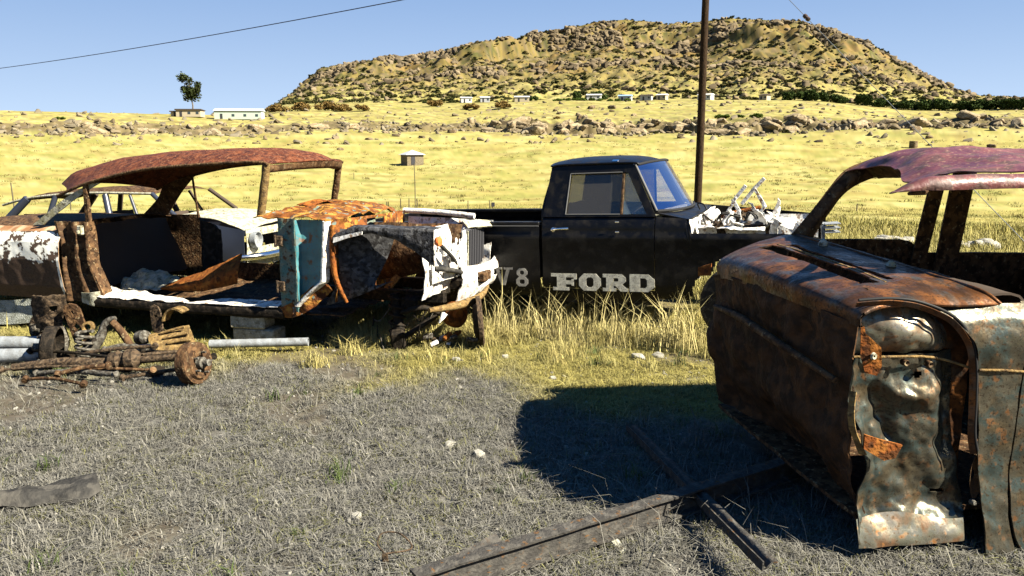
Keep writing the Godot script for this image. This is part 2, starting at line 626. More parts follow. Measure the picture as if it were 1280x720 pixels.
func tree(called: String, label: String, at: Vector3, h: float, w: float, sd: int, bare := 0.35, group := "") -> void:
	var t := thing(called, label, "tree", at, Vector3.ZERO, group)
	var r := RandomNumberGenerator.new()
	r.seed = sd
	var m := MB.new()
	hose(m, [Vector3(0, -0.4, 0), Vector3(0.05, 0.25, 0) * h, Vector3(-0.01, 0.55, 0.01) * h, Vector3(0.02, 0.85, 0) * h], [0.022 * h, 0.016 * h, 0.011 * h, 0.003 * h], 7, 4)
	for k in 9:
		var y := h * r.randf_range(bare, 0.75)
		var a := r.randf() * TAU
		hose(m, [Vector3(0, y, 0), Vector3(cos(a) * w * 0.25, y + h * 0.08, sin(a) * w * 0.25), Vector3(cos(a) * w * 0.42, y + h * 0.2, sin(a) * w * 0.42)], [0.007 * h, 0.005 * h, 0.002 * h], 5, 3)
	part("trunk", m, M.bark, t)
	var c := MB.new()
	var lobes := []
	for k in 15:
		var y := r.randf_range(bare + 0.06, 0.92)
		var ww := w * 0.5 * (0.55 + 0.5 * sin(clampf((y - bare) / (1.0 - bare), 0, 1) * PI * 0.75))
		var a := r.randf() * TAU
		lobes.append([Vector3(cos(a) * ww * 0.65, y * h, sin(a) * ww * 0.65), w * r.randf_range(0.15, 0.25)])
	for k in 2600:
		var l: Array = lobes[r.randi() % lobes.size()]
		var d := Vector3(r.randfn(), r.randfn(), r.randfn()).normalized()
		var p: Vector3 = l[0] + d * l[1] * pow(r.randf(), 0.45)
		var b := Basis.from_euler(Vector3(r.randf() * TAU, r.randf() * TAU, r.randf() * TAU))
		var s := w * 0.040 * r.randf_range(0.6, 1.4)
		c.col = Color(0.026, 0.033, 0.012) * r.randf_range(0.6, 1.4)
		c.tri(p + b * Vector3(-s, 0, 0), p + b * Vector3(s, 0, 0), p + b * Vector3(0, s * 2.2, 0), d)
	part("crown", c, M.leaf, t)

func house(called: String, label: String, at: Vector3, turn: float, size: Vector3, wall: String, roof: String, gable: float, doors := 2, group := "") -> void:
	var t := thing(called, label, "house", at + Vector3(0, -0.1, 0), Vector3(0, turn, 0), group)
	var m := MB.new()
	box(m, Vector3(0, size.y * 0.5, 0), size, 0.03)
	part("wall", m, M[wall], t)
	m = MB.new()
	var e := 0.35
	var hx := size.x * 0.5 + e
	var hz := size.z * 0.5 + e
	var y0 := size.y + 0.01
	var p := PackedVector2Array([Vector2(-hz, y0), Vector2(hz, y0), Vector2(hz, y0 + 0.1), Vector2(0, y0 + gable), Vector2(-hz, y0 + 0.1)])
	if gable < 0: p = PackedVector2Array([Vector2(-hz, y0), Vector2(hz, y0), Vector2(hz, y0 + 0.12), Vector2(-hz, y0 - gable)])
	prism(m, p, Transform3D(Basis(Vector3.UP, PI / 2), Vector3(-hx, 0, 0)), hx * 2)
	part("roof", m, M[roof], t)
	for k in doors:
		var x := size.x * (-0.5 + (k + 0.6) / doors)
		m = MB.new()
		if k == 0:
			box(m, Vector3(x, 1.0, size.z * 0.5 + 0.02), Vector3(0.9, 2.0, 0.08), 0.02)
			part("door", m, M.door_dark, t)
		else:
			box(m, Vector3(x, 1.45, size.z * 0.5 + 0.02), Vector3(1.0, 0.9, 0.08), 0.02)
			part("window", m, M.pane_dark, t)

func build_far() -> void:
	# the stone hut with a pyramid roof
	var p := spot(-0.1232, 196.0)
	var t := thing("stone_hut", "small square stone hut with pale pyramid roof alone on the grass plain", "hut", p, Vector3(0, 0.5, 0))
	var m := MB.new()
	box(m, Vector3(0, 1.0, 0), Vector3(4.2, 2.8, 4.2), 0.03)
	part("wall", m, M.hut_stone, t)
	m = MB.new()
	for k in 4:
		var a := Vector3(2.55, 2.35, 2.55).rotated(Vector3.UP, k * PI / 2)
		var b := Vector3(2.55, 2.35, 2.55).rotated(Vector3.UP, (k + 1) * PI / 2)
		m.tri(a, b, Vector3(0, 3.5, 0), (a + b) + Vector3.UP)
		m.tri(a, b, Vector3(0, 2.3, 0), Vector3.DOWN)
	part("roof", m, M.tin_pale, t)
	m = MB.new()
	box(m, Vector3(-0.6, 0.95, 2.12), Vector3(1.0, 1.9, 0.1), 0.02)
	part("door", m, M.door_dark, t)

	# houses on the left rise, the tree and the village on the shelf
	house("farmhouse", "long pale green walled house with tin roof on the left rise", spot(-0.3330, 322.0), 0.1, Vector3(17.0, 3.0, 6.0), "wall_mint", "tin_pale", 1.0, 4)
	house("low_house", "low pale house with flat dark roof under the tall tree", spot(-0.3930, 330.0), 0.05, Vector3(9.0, 2.4, 5.0), "wall_cream", "tin_dark", -0.5, 3)
	house("low_house", "tiny dark roofed shed left of the house under the tall tree", spot(-0.4110, 332.0), 0.0, Vector3(2.6, 1.7, 3.0), "wall_cream", "tin_dark", -0.4, 1)
	tree("tall_tree", "tall lone eucalyptus with dense upper crown above a low house", spot(-0.3920, 338.0) + Vector3(0, -0.5, 0), 16.5, 8.6, 11, 0.33)
	var vill := [[-0.0560, 455.0, 7.0, "wall_white", "tin_white"], [-0.0330, 452.0, 6.0, "wall_grey", "tin_pale"], [0.0120, 440.0, 9.0, "wall_cream", "tin_white"], [0.1000, 445.0, 9.0, "wall_white", "tin_white"], [0.1380, 440.0, 8.0, "wall_white", "tin_blue"], [0.1640, 442.0, 7.0, "wall_grey", "tin_dark"], [0.1830, 444.0, 6.0, "wall_cream", "tin_white"], [0.2360, 436.0, 8.5, "wall_white", "tin_white"], [0.3080, 440.0, 5.0, "wall_cream", "tin_dark"]]
	var say := ["small white shack, tin roofed, high on the left hill foot", "grey walled shack with a pale roof by the left hill foot", "cream shack with white roof in front of the hill scrub", "white shack partly behind the green hedge", "white house with a blue tin roof beside the green hedge", "grey shack with a dark roof beside the blue roofed house", "cream shack with white roof beside the dark roofed shack", "bright white box house beside the tall wooden pole", "tiny cream shack with dark roof among dark bushes"]
	for k in vill.size():
		var h: Array = vill[k]
		house("village_house", say[k], spot(h[0], h[1]), 0.2 - 0.12 * k, Vector3(h[2] * 0.85, 2.5, 4.5), h[3], h[4], 0.8, 2, "houses of the village under the hill")

	# boulders one can tell apart, on and under the ledge and on the plain
	var kinds := []
	for k in 6: kinds.append(rock_mesh(300 + k, Vector3(1.0, 0.62 + 0.05 * (k % 3), 0.8), 0.4, 5, 7, 0.2 if k > 3 else 0.55))
	var r := RandomNumberGenerator.new()
	r.seed = 5
	var said := [["pale flat sandstone slab lying along the rock ledge", "slabs along the rock ledge"], ["brown rounded boulder scattered on the slope round the ledge", "boulders round the ledge"]]
	for k in 210:
		var slab := k < 130
		var tt := r.randf_range(-0.62, 0.66)
		if not slab and k % 2: continue
		if tt < -0.08 and r.randf() < 0.65: continue
		if slab and r.randf() < 0.55: tt = r.randf_range(-0.02, 0.36)
		var rr := 279.0 + r.randfn() * 4.0
		if not slab: rr = r.randf_range(225.0, 410.0)
		if slab:
			var q := spot(tt, 279.0)
			rr = ledge_at(q.x, q.z) + (r.randf_range(-1.5, 1.0) if r.randf() < 0.5 else r.randf_range(3.5, 6.0)) + (r.randfn() * 3.0 if r.randf() < 0.3 else 0.0)
		var at := spot(tt, rr)
		var s := r.randf_range(1.1, 2.4) if slab else r.randf_range(0.7, 2.0)
		if slab and r.randf() < 0.2: s *= 1.5
		var o := put("boulder", kinds[r.randi() % 4 if slab else 3 + r.randi() % 3], M.stone_pale if slab or r.randf() < 0.3 else M.stone_brown)
		o.transform = Transform3D(Basis.from_euler(Vector3(r.randf_range(-0.2, 0.2), r.randf() * TAU, r.randf_range(-0.2, 0.2))).scaled_local(Vector3(s * (1.5 if slab else 1.2), s * (0.95 if slab else 1.0), s)), at + Vector3(0, s * 0.2, 0))
		meta(o, said[0 if slab else 1][0] if true else "", "boulder", said[0 if slab else 1][1])

	# rubble of the hill and ledge that nobody could count
	var places := []
	var tints := []
	for k in 8000:
		var tt := r.randf_range(-0.30, 0.66)
		var rr := r.randf_range(470.0, 850.0)
		var y0 := spot(tt, rr)
		if y0.y < 36.0 and r.randf() < 0.7: continue
		var s := 0.35 + pow(r.randf(), 6.0) * 2.8
		if y0.y > 95: s *= 1.3
		places.append(Transform3D(Basis.from_euler(Vector3(r.randf(), r.randf() * TAU, r.randf())).scaled_local(Vector3(s, s * 0.8, s)), y0))
		var c := ROCK.lerp(Color(0.122, 0.09615, 0.05917), r.randf()) * r.randf_range(0.5, 1.15)
		tints.append(c)
	for k in 3800:
		var tt := r.randf_range(-0.26, 0.56)
		var q: float = [0.69, 0.69, 0.69, 0.91, 0.48][r.randi() % 5] + r.randfn() * 0.014
		var at := spot(tt, 455.0 + q * (RIDGE_R - 455.0))
		if fine.get_noise_2d(at.x * 0.5, 300.0) < -0.22: continue
		var s := r.randf_range(1.0, 2.8) * (0.6 if q > 0.8 else 1.0)
		places.append(Transform3D(Basis.from_euler(Vector3(r.randf_range(-0.12, 0.12), r.randf() * TAU, r.randf_range(-0.12, 0.12))).scaled_local(Vector3(s * 1.25, s * r.randf_range(0.7, 1.4), s)), at + Vector3(0, s * 0.2, 0)))
		tints.append(Color(0.1405, 0.1109, 0.07248).lerp(ROCK, r.randf()) * r.randf_range(0.45, 1.2))
	for k in 2200:
		var tt := r.randf_range(-0.64, 0.68)
		var q := spot(tt, 279.0)
		var rr := 279.0 + broad.get_noise_2d(q.x * 0.35, 7.0) * 26.0 + r.randfn() * 6.0
		if r.randf() < 0.4: rr = r.randf_range(240.0, 420.0)
		var s := 0.25 + pow(r.randf(), 2.5) * 1.0
		places.append(Transform3D(Basis.from_euler(Vector3(r.randf(), r.randf() * TAU, r.randf())).scaled_local(Vector3(s * 1.3, s * 0.7, s)), spot(tt, rr)))
		tints.append(Color(0.1479, 0.1272, 0.09021).lerp(ROCK, r.randf()) * r.randf_range(0.65, 1.15))
	multi("hill_rubble", rock_mesh(77, Vector3(1, 0.8, 1), 0.45, 4, 7, 0.5), M.tint_rough, places, tints, "rocky rubble covering the flat-topped hill and its ledge", "rubble")

	# scrub on the hill: one mass; the bushes of the village belt singly
	places = []
	tints = []
	for k in 26000:
		var tt := r.randf_range(-0.30, 0.66)
		var rr := r.randf_range(458.0, 880.0)
		var at := spot(tt, rr)
		var d := broad.get_noise_2d(at.x * 1.2, at.z * 1.2) + 0.6 * fine.get_noise_2d(at.x * 1.1, at.z * 1.1)
		if d < r.randf_range(-0.45, 0.45): continue
		var s := 0.4 + pow(r.randf(), 2.5) * 2.4
		places.append(turned(r.randf() * TAU, at + Vector3(0, -0.2, 0), Vector3(s, s * r.randf_range(0.7, 1.0), s)))
		tints.append(Color(0.034, 0.040, 0.012).lerp(Color(0.10, 0.08, 0.028), r.randf() * r.randf()) * r.randf_range(0.7, 1.3))
	multi("hill_scrub", bush_mesh(21, 150, 0.16), M.leaf, places, tints, "dark low scrub dotted over the flat-topped hill", "scrub")

	var leafy := []
	for k in 3: leafy.append(bush_mesh(60 + k, 1100, 0.075))
	var belt := [[-0.101, 462, 4.4, 3.6], [-0.128, 466, 4.0, 2.4], [0.0790, 446, 3.4, 4.4], [0.094, 448, 3.0, 3.4], [0.106, 450, 4.6, 4.2], [0.025, 448, 3.0, 2.6], [0.258, 452, 5.2, 3.2], [0.276, 454, 4.6, 3.0], [0.300, 448, 3.2, 3.4], [0.338, 446, 5.0, 4.0], [0.358, 447, 5.6, 4.8], [0.372, 449, 5.0, 4.6], [0.392, 450, 5.4, 3.6], [0.406, 448, 4.0, 2.8], [0.43, 446, 6.0, 3.4], [0.455, 444, 6.0, 2.8], [0.48, 442, 7.0, 2.8], [0.503, 440, 6.0, 3.2], [0.520, 438, 6.0, 3.4], [0.545, 436, 7.0, 2.6], [0.57, 432, 7.0, 3.0], [0.592, 430, 6.5, 2.8], [0.613, 428, 7.0, 2.8], [0.635, 426, 7.0, 3.2]]
	for h in belt:
		var o := put("dark_bush", leafy[r.randi() % 3], M.bush_green)
		o.transform = turned(r.randf() * TAU, spot(h[0], h[1]) + Vector3(0, -0.3, 0), Vector3(h[2] * 1.15, h[3] * (1.35 if h[0] < 0.42 else 1.9), h[2] * 1.0))
		meta(o, "dark green bush in the belt at the foot of the hill", "bush", "bushes at the foot of the hill")
	for k in 9:
		var o := put("hedge_bush", leafy[k % 3], M.bush_light)
		o.transform = turned(k * 1.3, spot(0.056 + k * 0.0105, 434.0) + Vector3(0, -0.2, 0), Vector3(2.9, 1.9, 2.4))
		meta(o, "bright green hedge bush in the row before the village houses", "bush", "green hedge before the village")
	for h in [[0.259, 302, 3.0, 1.9], [0.298, 300, 3.6, 1.8], [0.277, 301, 2.4, 1.3], [-0.552, 296, 1.6, 1.1]]:
		var o := put("ledge_bush", leafy[r.randi() % 3], M.bush_light)
		o.transform = turned(r.randf() * TAU, spot(h[0], h[1]), Vector3(h[2], h[3], h[2]))
		meta(o, "light green bush growing on the grass just above the rock ledge", "bush", "bushes above the ledge")
	for h in [[0.178, 276, 1.5], [0.14, 275, 1.3], [0.121, 277, 1.2], [0.335, 274, 1.6], [0.216, 273, 1.4], [-0.095, 420, 3.4], [-0.205, 372, 3.4], [-0.185, 372, 3.0], [-0.226, 380, 4.2], [-0.01, 385, 3.6], [0.055, 300, 1.0], [-0.258, 382, 4.0], [-0.285, 384, 3.6], [-0.05, 388, 3.0]]:
		var o := put("dry_bush", leafy[r.randi() % 3], M.bush_olive if h[1] < 300 else M.bush_dry)
		o.transform = turned(r.randf() * TAU, spot(h[0], h[1]), Vector3(h[2], h[2] * 0.75, h[2]) * (1.0 if h[1] < 300 else 1.5))
		meta(o, "olive bush growing in the cracks of the rock ledge" if h[1] < 300 else "dry brown bush on the slope between ledge and hill", "bush", "bushes in the ledge" if h[1] < 300 else "dry bushes on the slope")

	# fence posts and thin poles on the plain
	for h in [[-0.6215, 62.0, 2.9, 0.05], [-0.1207, 96.0, 5.4, 0.06]]:
		m = MB.new()
		var at := spot(h[0], h[1])
		hose(m, [Vector3(0, -0.3, 0), Vector3(0.03, h[2] * 0.5, 0), Vector3(-0.02, h[2], 0)], [h[3], h[3] * 0.9, h[3] * 0.7], 7, 3)
		var o := part("thin_pole", m, M.wood_grey, self)
		o.name = numbered("thin_pole")
		o.position = at
		meta(o, "thin tall wooden pole standing in the grass plain beside short posts", "pole", "thin poles on the plain")
	for h in [[-0.139, 97.0, 1.25], [-0.1285, 97.0, 1.25], [-0.1185, 97.0, 1.25], [-0.1565, 98.0, 0.95], [-0.1545, 98.0, 0.95], [-0.6125, 60.0, 0.8], [0.281, 75.0, 1.1], [0.313, 70.0, 1.3], [-0.5505, 110.0, 1.0], [-0.3535, 80.0, 1.0], [-0.3275, 80.0, 0.9], [-0.27, 82.0, 1.0], [-0.285, 82.0, 0.9], [0.43, 100.0, 0.9], [0.385, 102.0, 0.9], [-0.196, 160.0, 1.2], [-0.055, 98.0, 1.0], [-0.028, 98.0, 1.0]]:
		m = MB.new()
		hose(m, [Vector3(0, -0.3, 0), Vector3(0.02, h[2] * 0.6, 0), Vector3(0.03, h[2], 0.02)], [0.07, 0.065, 0.055], 6, 2)
		var o := part("fence_post", m, M.wood_grey, self)
		o.name = numbered("fence_post")
		o.position = spot(h[0], h[1])
		meta(o, "short weathered fence post standing out on the grass plain", "post", "fence posts on the plain")
	t = thing("marker_post", "thin post with a small dark plate out on the plain", "sign", spot(-0.0237, 78.0))
	m = MB.new()
	box(m, Vector3(0, 0.6, 0), Vector3(0.05, 1.7, 0.05), 0.006)
	part("post", m, M.wood_grey, t)
	m = MB.new()
	box(m, Vector3(0, 1.3, 0.05), Vector3(0.34, 0.42, 0.03), 0.006)
	part("plate", m, M.door_dark, t)
	# the dark drum on the slope
	m = MB.new()
	lathe(m, [[0.0, 1.7], [1.0, 1.7], [1.04, 1.66], [1.04, -0.3], [0, -0.3]], Transform3D(), 18)
	var tank := part("water_tank", m, M.stone_brown, self)
	tank.name = numbered("water_tank")
	tank.position = spot(0.494, 236.0)
	meta(tank, "small round dark water tank on the slope below the ledge", "tank")
	# a farm track
	m = MB.new()
	sheet(m, func(u: float, v: float):
		var q := spot(lerpf(0.40, 0.86, u), lerpf(62.0, 44.0, u) + v * 2.2)
		return q + Vector3(0, 0.10, 0), 60, 3)
	var road := part("dirt_track", m, M.track, self)
	meta(road, "", "", "", "structure")

	# the wooden pole with its wires
	var base := Vector3(4.82, land(4.82, -20.87), -20.87)
	t = thing("utility_pole", "tall dark wooden utility pole standing behind the black pickup", "pole", base)
	m = MB.new()
	hose(m, [Vector3(0, -0.5, 0), Vector3(0.01, 2.5, 0), Vector3(0.0, 5.0, 0.02), Vector3(0.01, 7.9, 0.0)], [0.100, 0.096, 0.090, 0.080], 14, 5)
	part("shaft", m, M.pole_wood, t)
	m = MB.new()
	lathe(m, [[0.02, 0], [0.045, 0.01], [0.03, 0.05], [0.05, 0.07], [0.03, 0.11], [0, 0.12]], Transform3D(Basis(), Vector3(0, 7.9, 0)), 12)
	part("insulator", m, M.ceramic, t)
	var top := base + Vector3(0.0, 7.15, 0.0)
	m = MB.new()
	var a := top
	var far := Vector3(-46.0, 6.2, -58.0)
	var pts := []
	for k in 41:
		var u := k / 40.0
		pts.append(a.lerp(far, u) + Vector3(0, -1.5 * 4.0 * u * (1 - u) * 0.35, 0))
	tube(m, pts, 0.017, 5)
	var wire := part("overhead_wire", m, M.wire_blue, self)
	wire.name = numbered("overhead_wire")
	meta(wire, "thin dark overhead wire rising across the sky to the wooden pole", "wire")
	t = thing("guy_wire", "steel guy wire with a strain insulator slanting from pole to ground", "wire")
	m = MB.new()
	var g0 := base + Vector3(0.05, 7.6, 0.0)
	var g1 := Vector3(8.88, -0.15, -13.37)
	tube(m, [g0, g0.lerp(g1, 0.5), g1], 0.007, 5)
	part("cable", m, M.steel_grey, t)
	m = MB.new()
	var gi := g0.lerp(g1, 0.375)
	var gd := (g1 - g0).normalized()
	lathe(m, [[0.0, -0.09], [0.045, -0.085], [0.05, -0.03], [0.035, -0.02], [0.035, 0.02], [0.05, 0.03], [0.045, 0.085], [0.0, 0.09]], Transform3D(Basis(Quaternion(Vector3.UP, gd)), gi), 12)
	part("insulator", m, M.ceramic, t)

# ---------------------------------------------------------------- wrecks
func vehicle_materials() -> void:
	surface("rust_roof", Color(0.07216, 0.02288, 0.01144), 0.62, 0.0, [[Color(0.1188, 0.0396, 0.0176), 5.0, 0.55, 0.12, 0.7, 0], [Color(0.03168, 0.01144, 0.00792), 9.0, 0.60, 0.08, 0.6, 0], [Color(0.1672, 0.0836, 0.0484), 26.0, 0.72, 0.05, 0.8, 0]], 0.8, 0.5, 22.0, 0.18, 512)
	surface("rust_orange", Color(0.1408, 0.04365, 0.01126), 0.85, 0.0, [[Color(0.2112, 0.08096, 0.0176), 5.0, 0.55, 0.12, 0.85, 0], [Color(0.04928, 0.01971, 0.008448), 8.0, 0.62, 0.06, 0.8, 0]], 0.6, 0.7, 24.0, 0.2)
	surface("rust_cowl", Color(0.132, 0.0462, 0.0132), 0.8, 0.0, [[Color(0.2772, 0.1452, 0.0297), 4.0, 0.60, 0.10, 0.8, 0], [Color(0.0528, 0.0198, 0.0099), 7.0, 0.58, 0.08, 0.8, 0], [Color(0.1056, 0.1584, 0.1452), 6.0, 0.78, 0.03, 0.6, 0]], 0.7, 0.7, 24.0, 0.2)
	surface("rust_brown", Color(0.05236, 0.02957, 0.01602), 0.75, 0.0, [[Color(0.0924, 0.05236, 0.02587), 6.0, 0.56, 0.12, 0.8, 0], [Color(0.02156, 0.01232, 0.007392), 9.0, 0.58, 0.08, 0.7, 0], [Color(0.1725, 0.1355, 0.08008), 14.0, 0.76, 0.04, 0.8, 0]], 0.6, 0.7, 22.0, 0.2)
	surface("rust_dark", Color(0.046, 0.025, 0.014), 0.8, 0.0, [[Color(0.075, 0.036, 0.016), 4.0, 0.6, 0.15, 0.8, 0], [Color(0.024, 0.015, 0.010), 8.0, 0.52, 0.15, 0.8, 0]], 0.8, 0.8, 18.0, 0.25)
	surface("rust_iron", Color(0.0528, 0.0359, 0.0227), 0.8, 0.1, [[Color(0.09504, 0.06864, 0.04488), 6.0, 0.55, 0.1, 0.8, 0.1], [Color(0.01584, 0.01267, 0.01056), 8.0, 0.55, 0.1, 0.7, 0.2]], 0.25, 0.9, 20.0, 0.25)
	surface("rust_ochre", Color(0.1373, 0.0887, 0.03432), 0.85, 0.0, [[Color(0.0572, 0.03718, 0.02002), 6.0, 0.52, 0.1, 0.85, 0], [Color(0.1888, 0.1316, 0.0572), 9.0, 0.66, 0.06, 0.85, 0]], 0.3, 0.9, 20.0, 0.22)
	surface("iron_grey", Color(0.0792, 0.07128, 0.05808), 0.7, 0.2, [[Color(0.1373, 0.132, 0.1162), 6.0, 0.56, 0.1, 0.7, 0.2], [Color(0.0264, 0.02218, 0.01848), 8.0, 0.52, 0.1, 0.7, 0.1]], 0.25, 0.9, 20.0, 0.25)
	surface("grease", Color(0.01, 0.0085, 0.007), 0.6, 0.1, [[Color(0.0275, 0.021, 0.015), 6.0, 0.6, 0.1, 0.8, 0]], 0.3, 0.9, 20.0, 0.25)
	surface("maroon", Color(0.07392, 0.0183, 0.01971), 0.42, 0.0, [[Color(0.1056, 0.03168, 0.02816), 3.0, 0.55, 0.15, 0.5, 0], [Color(0.03872, 0.01549, 0.01126), 6.0, 0.60, 0.08, 0.7, 0], [Color(0.1408, 0.0704, 0.04928), 24.0, 0.74, 0.04, 0.8, 0]], 0.9, 0.3, 22.0, 0.15, 512)
	surface("patina", Color(0.26, 0.245, 0.205), 0.27, 0.85, [[Color(0.17, 0.17, 0.13), 5.0, 0.52, 0.25, 0.33, 0.75], [Color(0.12, 0.065, 0.035), 6.0, 0.60, 0.16, 0.42, 0.5], [Color(0.20, 0.09, 0.03), 9.0, 0.74, 0.08, 0.6, 0.2], [Color(0.05, 0.035, 0.022), 34.0, 0.68, 0.10, 0.5, 0.4]], 0.8, 0.22, 11.0, 0.2, 512)
	surface("patina_dark", Color(0.105, 0.097, 0.075), 0.28, 0.85, [[Color(0.070, 0.055, 0.034), 4.0, 0.50, 0.25, 0.36, 0.6], [Color(0.055, 0.075, 0.072), 5.0, 0.58, 0.18, 0.30, 0.75], [Color(0.085, 0.040, 0.016), 9.0, 0.72, 0.12, 0.55, 0.3], [Color(0.02, 0.015, 0.01), 36.0, 0.66, 0.12, 0.5, 0.4]], 0.7, 0.28, 11.0, 0.25, 512)
	surface("patina_rust", Color(0.085, 0.036, 0.016), 0.34, 0.45, [[Color(0.145, 0.058, 0.018), 4.0, 0.58, 0.22, 0.45, 0.3], [Color(0.042, 0.022, 0.013), 6.0, 0.54, 0.2, 0.40, 0.4], [Color(0.075, 0.066, 0.058), 5.0, 0.70, 0.12, 0.30, 0.7], [Color(0.025, 0.015, 0.010), 34.0, 0.70, 0.1, 0.5, 0.3]], 0.8, 0.3, 22.0, 0.22, 512)
	surface("primer_steel", Color(0.18, 0.18, 0.168), 0.5, 0.2, [[Color(0.096, 0.078, 0.06), 4.0, 0.58, 0.08, 0.7, 0.1]], 0.5, 0.4, 16.0, 0.2)
	surface("truck_black", Color(0.00275, 0.00275, 0.00325), 0.34, 0.0, [[Color(0.008, 0.007, 0.006), 5.0, 0.62, 0.1, 0.5, 0], [Color(0.025, 0.021, 0.0175), 40.0, 0.84, 0.03, 0.7, 0]], 0.8, 0.06, 8.0, 0.2)
	surface("burnt_grey", Color(0.0375, 0.0375, 0.04), 0.5, 0.2, [[Color(0.08, 0.08, 0.0825), 5.0, 0.58, 0.1, 0.5, 0.2], [Color(0.0125, 0.012, 0.012), 9.0, 0.58, 0.08, 0.6, 0.1]], 0.5, 0.5, 22.0, 0.2)
	surface("white_chip", Color(0.5661, 0.5585, 0.5355), 0.45, 0.0, [[Color(0.4284, 0.4131, 0.3825), 6.0, 0.60, 0.12, 0.6, 0], [Color(0.153, 0.08415, 0.04208), 8.0, 0.69, 0.05, 0.8, 0], [Color(0.03825, 0.02678, 0.01912), 14.0, 0.80, 0.03, 0.8, 0]], 0.6, 0.25, 20.0, 0.1)
	surface("teal_worn", Color(0.0616, 0.132, 0.1276), 0.55, 0.0, [[Color(0.132, 0.1452, 0.1144), 4.0, 0.54, 0.18, 0.7, 0], [Color(0.0792, 0.0396, 0.01936), 6.0, 0.70, 0.08, 0.8, 0], [Color(0.0264, 0.022, 0.0176), 22.0, 0.74, 0.06, 0.8, 0]], 0.5, 0.35, 20.0, 0.18)
	surface("teal_deep", Color(0.0264, 0.11, 0.132), 0.38, 0.0, [[Color(0.044, 0.1364, 0.154), 3.0, 0.56, 0.2, 0.45, 0], [Color(0.1408, 0.0528, 0.0176), 4.0, 0.80, 0.03, 0.8, 0], [Color(0.088, 0.088, 0.0704), 14.0, 0.74, 0.06, 0.7, 0]], 0.7, 0.15, 12.0, 0.14)
	surface("sheet_dirty", Color(0.2904, 0.2846, 0.2323), 0.8, 0.0, [[Color(0.2091, 0.1975, 0.1278), 5.0, 0.56, 0.1, 0.85, 0], [Color(0.05808, 0.04937, 0.03485), 9.0, 0.70, 0.05, 0.85, 0]], 0.5, 0.5, 18.0, 0.18)
	surface("concrete", Color(0.2517, 0.2345, 0.1773), 0.95, 0.0, [[Color(0.1716, 0.1544, 0.1087), 5.0, 0.58, 0.1, 0.95, 0], [Color(0.3203, 0.3089, 0.2631), 9.0, 0.66, 0.06, 0.95, 0]], 0.35, 1.0, 26.0, 0.2)
	surface("board_grey", Color(0.2006, 0.2112, 0.1901), 0.95, 0.0, [[Color(0.1373, 0.1426, 0.1162), 5.0, 0.55, 0.1, 0.95, 0], [Color(0.264, 0.2746, 0.2534), 30.0, 0.62, 0.1, 0.95, 0]], 0.5, 1.0, 30.0, 0.22)
	surface("galvanised", Color(0.2112, 0.227, 0.2429), 0.5, 0.3, [[Color(0.1478, 0.1531, 0.1584), 6.0, 0.55, 0.1, 0.6, 0.2]], 0.4, 0.4, 20.0, 0.15)
	surface("beam_steel", Color(0.036, 0.034, 0.032), 0.75, 0.1, [[Color(0.062, 0.058, 0.052), 6.0, 0.56, 0.15, 0.8, 0.1], [Color(0.09, 0.048, 0.02), 7.0, 0.76, 0.08, 0.85, 0]], 0.4, 0.8, 26.0, 0.22)
	surface("beam_rust", Color(0.144, 0.069, 0.024), 0.85, 0.0, [[Color(0.216, 0.126, 0.048), 6.0, 0.56, 0.12, 0.85, 0], [Color(0.048, 0.027, 0.015), 8.0, 0.6, 0.08, 0.8, 0]], 0.4, 0.8, 26.0, 0.22)
	surface("rubber_old", Color(0.021, 0.0203, 0.0196), 0.85, 0.0, [[Color(0.0525, 0.049, 0.0434), 5.0, 0.58, 0.12, 0.9, 0]], 0.5, 0.9, 24.0, 0.2)
	surface("letter_paint", Color(0.52, 0.50, 0.42), 0.6, 0.0, [[Color(0.38, 0.365, 0.31), 5.0, 0.55, 0.2, 0.7, 0], [Color(0.02, 0.02, 0.02), 22.0, 0.77, 0.04, 0.6, 0]], 0.3, 0.1, 20.0, 0.14)
	surface("letter_dim", Color(0.26, 0.25, 0.23), 0.6, 0.0, [], 0.3, 0.1, 20.0, 0.15)
	plain("chrome", Color(0.72, 0.72, 0.72), 0.16, 1.0)
	plain("rib_dark", Color(0.015, 0.015, 0.016), 0.5)
	plain("seal_grey", Color(0.08, 0.08, 0.08), 0.6)
	plain("seat_vinyl", Color(0.045, 0.034, 0.027), 0.7)
	plain("radiator_grey", Color(0.0595, 0.0595, 0.0665), 0.55, 0.3)
	plain("orange_lamp", Color(0.45, 0.11, 0.03), 0.4)
	plain("teal_bright", Color(0.012, 0.18, 0.168), 0.5)
	plain("hull_navy", Color(0.018, 0.022, 0.035), 0.4)
	tinted("flaked", 0.7)
	for g in [["glass_clear", Color(0.55, 0.62, 0.66, 0.16), 0.03], ["glass_dusty", Color(0.22, 0.21, 0.19, 0.66), 0.12], ["glass_sky_tint", Color(0.10, 0.20, 0.42, 0.34), 0.02]]:  # the windscreen's blue is the sky reflection put into the glass colour
		var m := StandardMaterial3D.new()
		m.resource_name = g[0]
		m.transparency = BaseMaterial3D.TRANSPARENCY_ALPHA
		m.albedo_color = g[1]
		m.roughness = g[2]
		m.cull_mode = BaseMaterial3D.CULL_DISABLED
		M[g[0]] = m

